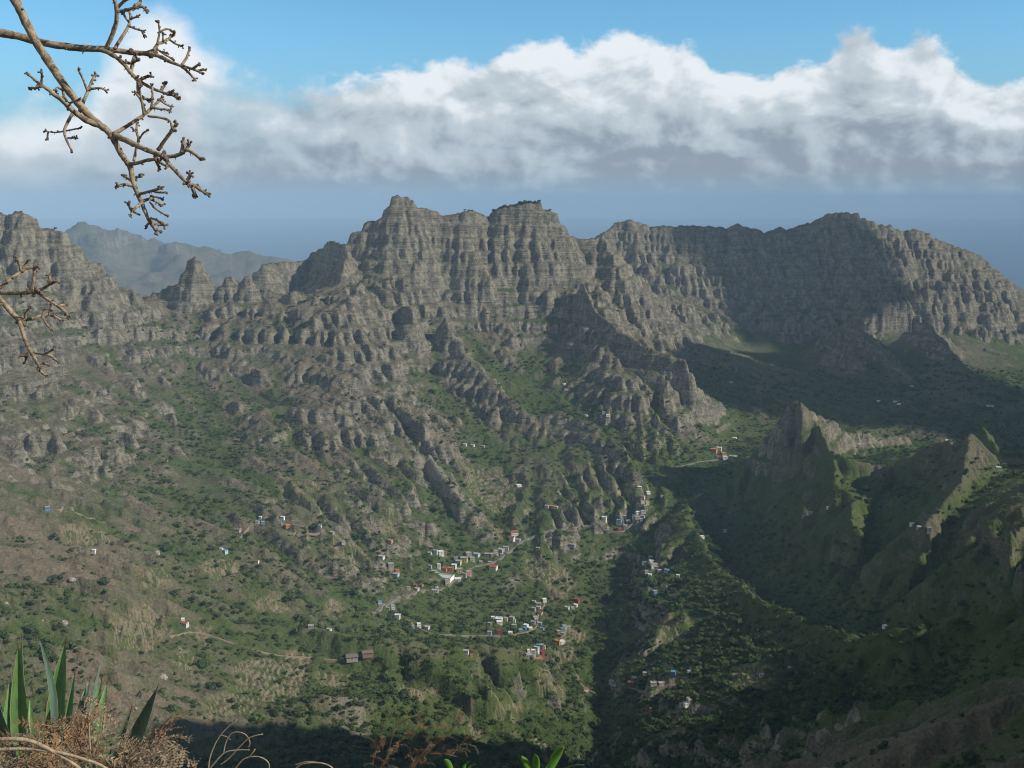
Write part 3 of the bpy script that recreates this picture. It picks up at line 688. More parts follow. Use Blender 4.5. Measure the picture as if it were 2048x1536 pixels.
def cloud(outline, soft=260.0, seed=1):
    pts = []
    for q in outline:
        g = P3(*q); t = (CLOUD_Z - g[2]) / S.z
        pts.append((g[0] + S.x * t, g[1] + S.y * t))
    xs = [p[0] for p in pts]; ys = [p[1] for p in pts]
    n = 70
    X, Y = np.meshgrid(np.linspace(min(xs) - 60, max(xs) + 60, n), np.linspace(min(ys) - 60, max(ys) + 60, n))
    d = poly_mask(X, Y, pts, soft)
    bump = 0.5 + 0.5 * fbm(X, Y, 420, 4, seed)
    zt = CLOUD_Z + 30 + 330 * d * bump; zb = CLOUD_Z - 12 * d * bump
    v = np.concatenate([np.stack([X, Y, zt], -1).reshape(-1, 3), np.stack([X, Y, zb], -1).reshape(-1, 3)])
    i, j = np.meshgrid(np.arange(n - 1), np.arange(n - 1), indexing='ij'); a = (i * n + j).ravel()
    keep = (d.ravel()[a] > 0) | (d.ravel()[a + n + 1] > 0)
    q = np.stack([a, a + 1, a + n + 1, a + n], -1)[keep]
    qq = np.concatenate([q, q[:, ::-1] + n * n])
    cov = np.repeat(np.concatenate([d.ravel(), d.ravel()])[:, None], 4, 1).astype(np.float32); cov[:, 3] = 1
    o = mesh_from('cloud', v.astype(np.float32), qq, mc, cov); o['kind'] = 'structure'
    return o
cloud([(1230,400,3960),(1290,500,3880),(1420,620,3640),(1530,730,3250),(1660,740,3250),(1740,690,3600),(1820,660,3740),(1880,600,3880),(1880,520,3970),(1850,400,4080),(1700,350,4150),(1400,380,4050)], 300, 5)
cloud([(1380,730,2900),(1520,740,3050),(1640,800,2800),(1640,700,3500),(1740,690,3500),(1880,720,3200),(2000,790,2900),(2200,900,2500),(2060,930,2150),(1900,900,2300),(1700,880,2380),(1600,860,2400),(1450,850,2420),(1370,800,2500)], 150, 8)
cloud([(1680,1020,1640),(1800,1010,1600),(1900,1030,1500),(2080,1060,1350),(2300,1200,1100),(2300,1500,650),(1900,1480,800),(1850,1330,1080),(1780,1270,1300),(1640,1180,1500),(1600,1080,1650)], 110, 12)  # added unseen cloud, set there to darken the lower right slopes
# ------------------------------------------------------------------ helpers for things
def hit(u, v, ymin=480.0, ymax=5200.0):
    """where the line of sight through u, v meets the land"""
    Y = np.geomspace(ymin, ymax, 700)
    a = (u - 1024) / F_PX; b = (768 - v) / F_PX
    t = Y / (cp + b * sp)
    x = a * t; zr = (-sp + b * cp) * t
    zt = detail(x, Y)
    below = np.nonzero(zt > zr)[0]
    i = below[0] if len(below) else len(Y) - 1
    return float(x[i]), float(Y[i]), float(zt[i])
def hits(uv, **k):
    return [hit(u, v, **k) for u, v in uv]
def ground(x, y):
    return float(detail(np.array([float(x)]), np.array([float(y)]))[0])
def tag(o, label=None, cat=None, group=None, kind=None):
    if label: o['label'] = label
    if cat: o['category'] = cat
    if group: o['group'] = group
    if kind: o['kind'] = kind
    return o
def empty(name, loc, rz=0.0, sc=(1, 1, 1)):
    o = bpy.data.objects.new(name, None); C.objects.link(o)
    o.location = loc; o.rotation_euler = (0, 0, rz); o.scale = sc; o.empty_display_size = 0.5
    return o
def put(name, me, parent=None, loc=(0, 0, 0), sc=None, rot=None):
    o = bpy.data.objects.new(name, me); C.objects.link(o)
    if parent is not None: o.parent = parent
    o.location = loc
    if sc is not None: o.scale = sc
    if rot is not None: o.rotation_euler = rot
    return o
class MB:
    """collects shapes into one mesh"""
    def __init__(s): s.v = []; s.f = []
    def box(s, x0, x1, y0, y1, z0, z1):
        n = len(s.v)
        s.v += [(x, y, z) for z in (z0, z1) for y in (y0, y1) for x in (x0, x1)]
        s.f += [tuple(n + i for i in q) for q in ((0, 2, 3, 1), (4, 5, 7, 6), (0, 1, 5, 4), (2, 6, 7, 3), (0, 4, 6, 2), (1, 3, 7, 5))]
    def tube(s, pts, rad, k=7, bump=0.0, seed=0, cap=True):
        rr = random.Random(seed); n0 = len(s.v); pts = [Vector(p) for p in pts]
        up = Vector((0.3, 0.9, 0.2)).normalized()
        for i, p in enumerate(pts):
            d = (pts[min(i + 1, len(pts) - 1)] - pts[max(i - 1, 0)]).normalized()
            a = d.cross(up).normalized(); b = d.cross(a).normalized()
            for j in range(k):
                an = 2 * math.pi * j / k
                r = rad[i] * (1 + bump * (rr.random() - 0.5) * 2)
                s.v.append(tuple(p + (a * math.cos(an) + b * math.sin(an)) * r))
        for i in range(len(pts) - 1):
            for j in range(k):
                q = n0 + i * k
                s.f.append((q + j, q + (j + 1) % k, q + k + (j + 1) % k, q + k + j))
        if cap:
            s.f.append(tuple(n0 + j for j in range(k))[::-1]); s.f.append(tuple(len(s.v) - k + j for j in range(k)))
    def blob(s, c, r, seed=0, sub=1, jit=0.25, sq=(1, 1, 1)):
        base, faces = ICO[sub]; rr = random.Random(seed); n0 = len(s.v)
        for p in base:
            q = r * (1 + jit * (rr.random() * 2 - 1))
            s.v.append((c[0] + p[0] * q * sq[0], c[1] + p[1] * q * sq[1], c[2] + p[2] * q * sq[2]))
        s.f += [tuple(n0 + i for i in f) for f in faces]
    def mesh(s, name, mat, smooth_=False):
        me = bpy.data.meshes.new(name); me.from_pydata(s.v, [], s.f)
        for m_ in (mat if isinstance(mat, list) else [mat]): me.materials.append(m_)
        if smooth_: me.polygons.foreach_set('use_smooth', [True] * len(me.polygons))
        me.update(); return me
def _ico(sub):
    t = (1 + 5 ** 0.5) / 2
    v = [Vector(p).normalized() for p in ((-1, t, 0), (1, t, 0), (-1, -t, 0), (1, -t, 0), (0, -1, t), (0, 1, t), (0, -1, -t), (0, 1, -t), (t, 0, -1), (t, 0, 1), (-t, 0, -1), (-t, 0, 1))]
    f = [(0, 11, 5), (0, 5, 1), (0, 1, 7), (0, 7, 10), (0, 10, 11), (1, 5, 9), (5, 11, 4), (11, 10, 2), (10, 7, 6), (7, 1, 8), (3, 9, 4), (3, 4, 2), (3, 2, 6), (3, 6, 8), (3, 8, 9), (4, 9, 5), (2, 4, 11), (6, 2, 10), (8, 6, 7), (9, 8, 1)]
    for _ in range(sub):
        mid = {}; nf = []
        def m(a, b):
            k = (min(a, b), max(a, b))
            if k not in mid: v.append(((v[a] + v[b]) / 2).normalized()); mid[k] = len(v) - 1
            return mid[k]
        for a, b, c in f:
            ab, bc, ca = m(a, b), m(b, c), m(c, a); nf += [(a, ab, ca), (b, bc, ab), (c, ca, bc), (ab, bc, ca)]
        f = nf
    return [tuple(p) for p in v], f
ICO = {0: _ico(0), 1: _ico(1), 2: _ico(2)}

# ------------------------------------------------------------------ shrubs and trees
def leaf_mat(name, a, b):
    m, t, bs = new_mat(name, 0.8, 0.15)
    oi = t.n('ShaderNodeObjectInfo'); pos = t.n('ShaderNodeNewGeometry').outputs['Position']
    c = t.mix(oi.outputs['Random'], a, b)
    c = t.mix(t.ramp(t.noise(pos, 0.9, 3, 0.6), 0.4, 0.65, 0, 0.6), c, tuple(x * 1.7 for x in b))
    t.plug(bs.inputs['Base Color'], c); return m
M_LEAF = leaf_mat('shrub_leaves', (0.015, 0.030, 0.010), (0.046, 0.068, 0.021))
M_LEAF2 = leaf_mat('bright_leaves', (0.035, 0.062, 0.016), (0.068, 0.095, 0.026))
M_BARK = simple_mat('bark', (0.11, 0.085, 0.062), 0.95, 0.1)
def crown_mesh(name, seed, mat, lobes=6, leaves=60, tall=1.0, spread=1.0):
    rr = random.Random(seed); m = MB()
    for i in range(lobes):
        a = rr.random() * 6.283; d = (rr.random() ** 0.5) * 0.62 * spread
        z = (0.35 + 0.5 * rr.random()) * tall
        m.blob((d * math.cos(a), d * math.sin(a), z), 0.30 + 0.22 * rr.random(), seed * 31 + i, 0 if i % 2 else 1, 0.33, (1, 1, 0.85))
    for i in range(leaves):
        a = rr.random() * 6.283; ph = math.acos(1 - 1.6 * rr.random()); q = 0.72 + 0.36 * rr.random()
        c = Vector((math.sin(ph) * math.cos(a) * q * spread, math.sin(ph) * math.sin(a) * q * spread, (0.55 + 0.5 * math.cos(ph) * q) * tall))
        e = Vector((rr.gauss(0, 1), rr.gauss(0, 1), rr.gauss(0, 1))).normalized(); g = e.orthogonal().normalized(); s_ = 0.07 + 0.12 * rr.random()
        n = len(m.v); m.v += [tuple(c + e * s_), tuple(c + g * s_ * 0.7), tuple(c - e * s_), tuple(c - g * s_ * 0.7)]; m.f.append((n, n + 1, n + 2, n + 3))
    return m.mesh(name, mat)
def trunk_mesh(name, h):
    m = MB(); m.tube([(0, 0, -0.25), (0.03, 0, 0.15 * h), (-0.02, 0.03, 0.45 * h), (0.04, 0.0, 0.7 * h)], [0.10, 0.08, 0.06, 0.03], 6)
    m.tube([(0, 0, 0.3 * h), (0.22, 0.1, 0.55 * h)], [0.045, 0.02], 5); m.tube([(0, 0, 0.35 * h), (-0.2, -0.12, 0.6 * h)], [0.04, 0.02], 5)
    return m.mesh(name, M_BARK)
CROWNS = [crown_mesh('crown', 11, M_LEAF, 7, 70), crown_mesh('crown', 12, M_LEAF, 5, 60, 0.8, 1.1), crown_mesh('crown', 13, M_LEAF2, 6, 70, 0.9),
          crown_mesh('crown', 14, M_LEAF, 8, 90, 1.7, 0.7), crown_mesh('crown', 15, M_LEAF2, 4, 50, 0.6, 1.2)]
def palm_mesh(name, seed, mat):
    rr = random.Random(seed); m = MB()
    for i in range(16):
        a = 6.283 * i / 16 + rr.random() * 0.3; L_ = rr.uniform(0.7, 1.05); up = rr.uniform(0.25, 0.9); w_ = 0.09
        d = Vector((math.cos(a), math.sin(a), 0)); s_ = Vector((-d.y, d.x, 0)); p = [Vector((0, 0, 1.0)), Vector((0, 0, 1.0)) + d * L_ * 0.45 + Vector((0, 0, 0.30 * up)), Vector((0, 0, 1.0)) + d * L_ * 0.8 + Vector((0, 0, 0.12 * up)), Vector((0, 0, 1.0)) + d * L_ - Vector((0, 0, 0.35 * (1 - up) + 0.05))]
        for j in range(3):
            wa, wb_ = (0.03, w_, w_ * 0.8, 0.015)[j:j + 2]; n = len(m.v)
            m.v += [tuple(p[j] + s_ * wa - Vector((0, 0, wa * .5))), tuple(p[j]), tuple(p[j] - s_ * wa - Vector((0, 0, wa * .5))), tuple(p[j + 1] + s_ * wb_ - Vector((0, 0, wb_ * .5))), tuple(p[j + 1]), tuple(p[j + 1] - s_ * wb_ - Vector((0, 0, wb_ * .5)))]
            m.f += [(n, n + 1, n + 4, n + 3), (n + 1, n + 2, n + 5, n + 4)]
    return m.mesh(name, mat)
CROWNS.append(palm_mesh('crown', 21, M_LEAF2)); CROWNS.append(crown_mesh('crown', 16, M_LEAF, 9, 60, 1.0, 1.5))
TRUNKS = [trunk_mesh('trunk', 1.0), trunk_mesh('trunk', 1.7)]
rs = np.random.RandomState(3)
N = 260000
yy = 560 + 2500 * rs.rand(N) ** 1.15; xx = (rs.rand(N) * 2 - 1) * 0.56 * yy
slp = GA.sample(xx, yy, GA.slope); wt = GA.sample(xx, yy, GA.flow); zz0 = GA.sample(xx, yy)
lowl = smooth((-330 - zz0) / 230)
cl1 = fbm(xx, yy, 230, 3, 101); cl2 = fbm(xx, yy, 45, 3, 102)
den = -0.02 + 0.62 * lowl + 0.16 * (wt - 1.0) + 0.9 * cl1 + 0.8 * cl2 - 0.8 * np.clip(slp - 0.65, 0, 1)
den = np.clip(den, 0.0, 1) * (0.35 + 0.65 * (yy / 1000.0).clip(0.6, 1.6))
plate = poly_mask(xx, yy, [P3(*q)[:2] for q in ((1240,1120,1800),(1420,1140,1680),(1560,1270,1380),(1830,1400,1080),(1700,1500,950),(1240,1536,1060))], 40)
east = poly_mask(xx, yy, [P3(*q)[:2] for q in ((1600,1050,1650),(2048,1000,1500),(2048,1250,880),(1700,1280,1380),(1600,1200,1500))], 60)
cen = poly_mask(xx, yy, [P3(*q)[:2] for q in ((740,1230,1400),(1180,1180,1700),(1190,1330,1430),(1000,1330,1350),(760,1280,1300))], 40)
lz = poly_mask(xx, yy, [P3(*q)[:2] for q in ((-100,1130,1050),(260,1150,1130),(250,1240,1000),(200,1330,880),(220,1420,790),(600,1430,930),(900,1330,1250),(1180,1300,1450),(1190,1560,1150),(-100,1600,560))], 50)
den = np.clip(den + 0.42 * lz + 0.45 * plate + 0.25 * east + 0.3 * cen, 0, 1)
infield = np.zeros(N)
for nm, pl, st_ in FPOLY: infield = np.maximum(infield, poly_mask(xx, yy, pl, 10))
den *= (1 - 0.8 * infield)
keep = rs.rand(N) < den * 0.5
xx, yy = xx[keep], yy[keep]; cl1 = cl1[keep]; pk = plate[keep] + 0.5 * cen[keep]
n = len(xx)
size = (1.0 + 3.2 * rs.rand(n) ** 3.0) * (1 + 0.5 * pk + 0.7 * (rs.rand(n) < 0.06))
clear_pts = []   # filled with houses and roads before the shrubs are set out
# ------------------------------------------------------------------ roads and paths
M_ROAD, t_, b_ = new_mat('road_surface', 0.95, 0.05)
t_.plug(b_.inputs['Base Color'], t_.mix(t_.ramp(t_.noise(t_.n('ShaderNodeNewGeometry').outputs['Position'], 0.5, 4, 0.6), 0.35, 0.65), (0.15, 0.14, 0.12), (0.24, 0.22, 0.19)))
M_PATH = simple_mat('trodden_earth', (0.25, 0.20, 0.145), 0.98, 0.05)
def ribbon(name, uv, width, mat, ys=None, lift=0.5):
    P = hits(uv) if ys is None else [P3(*q) for q in uv]
    pts = [Vector(P[0][:2])]
    for a, b in zip(P[:-1], P[1:]):
        a = Vector(a[:2]); b = Vector(b[:2]); k = max(1, int((b - a).length / 6))
        pts += [a.lerp(b, (i + 1) / k) for i in range(k)]
    # ease the bends
    for _ in range(3): pts = [pts[0]] + [(pts[i - 1] + pts[i] * 2 + pts[i + 1]) / 4 for i in range(1, len(pts) - 1)] + [pts[-1]]
    px = np.array([p.x for p in pts]); py = np.array([p.y for p in pts]); zs = detail(px, py)
    zs = np.convolve(np.pad(zs, 3, 'edge'), np.ones(7) / 7, 'valid')
    m = MB(); n = len(pts)
    for i in range(n):
        d = (pts[min(i + 1, n - 1)] - pts[max(i - 1, 0)]).normalized(); nrm = Vector((-d.y, d.x)) * width / 2
        L_, R_ = pts[i] + nrm, pts[i] - nrm
        z = max(float(zs[i]), ground(L_.x, L_.y) - 1.0, ground(R_.x, R_.y) - 1.0) + lift
        for q, dz in ((L_, -3.5), (L_, 0.35), (L_ - nrm * 0.12, 0.35), (L_ - nrm * 0.12, 0), (R_ + nrm * 0.12, 0), (R_, -3.5)):
            m.v.append((q.x, q.y, z + dz))
        clear_pts.append((pts[i].x, pts[i].y, width))
    for i in range(n - 1):
        for j in range(5): m.f.append((i * 6 + j, i * 6 + j + 1, i * 6 + 6 + j + 1, i * 6 + 6 + j))
    o = put(name, m.mesh(name, mat)); o['kind'] = 'structure'
    return o
ribbon('road', [(742,1232),(752,1222),(765,1210),(785,1202),(805,1198),(830,1191),(850,1183)], 5.5, M_ROAD)
ribbon('road', [(850,1183),(870,1186),(885,1178),(905,1164),(925,1152),(940,1140)], 4.5, M_ROAD)
ribbon('road', [(940,1140),(950,1131),(968,1133),(985,1128),(998,1120),(1010,1108)], 4.0, M_ROAD)
ribbon('path', [(1200,1053),(1225,1066),(1245,1066),(1262,1054),(1280,1040),(1288,1022),(1290,1000),(1284,982)], 3.0, M_ROAD)
ribbon('path', [(1004,1275),(1022,1273),(1045,1266),(1062,1266),(1075,1252),(1074,1236),(1080,1222),(1090,1208)], 2.2, M_PATH)
ribbon('path', [(786,1228),(810,1240),(835,1260),(870,1270),(905,1272)], 2.0, M_PATH)
ribbon('path', [(1230,1384),(1262,1374),(1300,1378),(1346,1370),(1400,1380)], 2.0, M_PATH)
ribbon('path', [(330,1268),(372,1262),(420,1275),(470,1290),(540,1310),(620,1318),(690,1326)], 2.0, M_PATH)
ribbon('road', [(1010,1108),(1030,1098),(1045,1086),(1070,1075),(1100,1067),(1135,1061),(1165,1055),(1200,1053)], 4.5, M_ROAD)
ribbon('road', [(905,1272),(930,1274),(960,1273),(1000,1276)], 4.0, M_ROAD)
ribbon('road', [(1040,1296),(1060,1300),(1075,1312)], 3.5, M_ROAD)
ribbon('road', [(1352,938),(1390,930),(1425,922),(1470,912)], 3.5, M_ROAD)
ribbon('path', [(96,1020),(150,1016),(138,1031),(168,1029),(172,1040),(192,1034),(186,1046),(212,1050)], 1.8, M_PATH)
ribbon('path', [(1153,1350),(1160,1368),(1175,1382),(1192,1390)], 2.2, M_PATH)
ribbon('path', [(560,1056),(600,1060),(640,1066)], 1.8, M_PATH)
ribbon('path', [(475,1080),(490,1065),(505,1050)], 1.6, M_PATH)

# ------------------------------------------------------------------ houses
COL = {'white': (0.80, 0.79, 0.76), 'grey': (0.36, 0.35, 0.33), 'pale grey': (0.58, 0.57, 0.54), 'cream': (0.66, 0.58, 0.42), 'yellow': (0.62, 0.55, 0.28), 'orange': (0.52, 0.24, 0.11),
       'red': (0.32, 0.085, 0.07), 'pink': (0.52, 0.30, 0.26), 'blue': (0.13, 0.27, 0.46), 'light blue': (0.42, 0.54, 0.62), 'green': (0.22, 0.42, 0.20), 'mint green': (0.50, 0.66, 0.54), 'brown': (0.25, 0.19, 0.14)}
def plaster(name, c):
    m, t, b = new_mat(name, 0.9, 0.1)
    pos = t.n('ShaderNodeNewGeometry').outputs['Position']
    t.plug(b.inputs['Base Color'], t.mix(t.ramp(t.noise(pos, 0.7, 4, 0.65), 0.4, 0.7, 0, 0.55), c, tuple(x * 0.62 for x in c)))
    return m
MC = {k: plaster(k.replace(' ', '_') + '_plaster', v) for k, v in COL.items()}
M_TILE = plaster('clay_tiles', (0.33, 0.12, 0.07)); M_SLAB = plaster('concrete_roof', (0.40, 0.39, 0.37)); M_DARK = simple_mat('window_dark', (0.03, 0.035, 0.04), 0.3, 0.5)
M_DOOR = simple_mat('painted_door', (0.16, 0.09, 0.05), 0.7, 0.2); M_BLUER = plaster('blue_roof_sheet', (0.12, 0.30, 0.50)); M_THATCH = plaster('old_roof', (0.20, 0.165, 0.13))
_hm = {}
def house_parts(kind, colour, storeys):
    key = (kind, colour, storeys)
    if key in _hm: return _hm[key]
    parts = []
    b = MB(); b.box(-0.5, 0.5, -0.5, 0.5, -1.2, 0.92)
    if kind == 'gable':
        n = len(b.v); b.v += [(-0.5, -0.5, 0.92), (-0.5, 0.5, 0.92), (-0.5, 0, 1.25), (0.5, -0.5, 0.92), (0.5, 0.5, 0.92), (0.5, 0, 1.25)]
        b.f += [(n, n + 1, n + 2), (n + 3, n + 5, n + 4)]
    parts.append(('wall', b.mesh('wall', MC[colour])))
    r = MB()
    if kind == 'gable':
        n = 0
        r.v += [(-0.56, -0.58, 0.86), (0.56, -0.58, 0.86), (0.56, 0, 1.30), (-0.56, 0, 1.30), (-0.56, 0.58, 0.86), (0.56, 0.58, 0.86),
                (-0.56, -0.58, 0.81), (0.56, -0.58, 0.81), (0.56, 0, 1.25), (-0.56, 0, 1.25), (-0.56, 0.58, 0.81), (0.56, 0.58, 0.81)]
        r.f += [(0, 1, 2, 3), (3, 2, 5, 4), (7, 6, 9, 8), (8, 9, 10, 11), (0, 6, 7, 1), (4, 5, 11, 10), (0, 3, 9, 6), (3, 4, 10, 9), (1, 7, 8, 2), (2, 8, 11, 5)]
        parts.append(('roof', r.mesh('roof', M_THATCH if colour in ('brown', 'grey') else M_TILE)))
    else:
        r.box(-0.53, 0.53, -0.53, 0.53, 0.92, 0.97)
        for q in ((-0.53, 0.53, -0.53, -0.48), (-0.53, 0.53, 0.48, 0.53), (-0.53, -0.48, -0.48, 0.48), (0.48, 0.53, -0.48, 0.48)): r.box(*q, 0.97, 1.08)
        if kind == 'tank': r.box(0.05, 0.38, 0.0, 0.36, 0.97, 1.32)
        parts.append(('roof', r.mesh('roof', M_BLUER if kind == 'bluetop' else (M_TILE if kind == 'tiletop' else (MC[colour] if colour in ('white', 'orange', 'red', 'pink') else M_SLAB)))))
    wv = []
    for s_ in range(storeys):
        z0 = 0.92 / storeys * (s_ + 0.35); z1 = 0.92 / storeys * (s_ + 0.78)
        for xc in (-0.3, 0.3) if s_ == 0 else (-0.3, 0.0, 0.3):
            m = MB(); m.box(xc - 0.075, xc + 0.075, -0.508, -0.47, z0, z1); wv.append(('window', m.mesh('window', M_DARK)))
        m = MB(); m.box(0.47, 0.508, -0.1, 0.1, z0, z1); wv.append(('window', m.mesh('window', M_DARK)))
        m = MB(); m.box(-0.508, -0.47, -0.1, 0.1, z0, z1); wv.append(('window', m.mesh('window', M_DARK)))
    m = MB(); m.box(-0.07, 0.07, -0.51, -0.47, 0.0, 0.75 * 0.92 / storeys); wv.append(('door', m.mesh('door', M_DOOR)))
    _hm[key] = parts + wv
    return _hm[key]
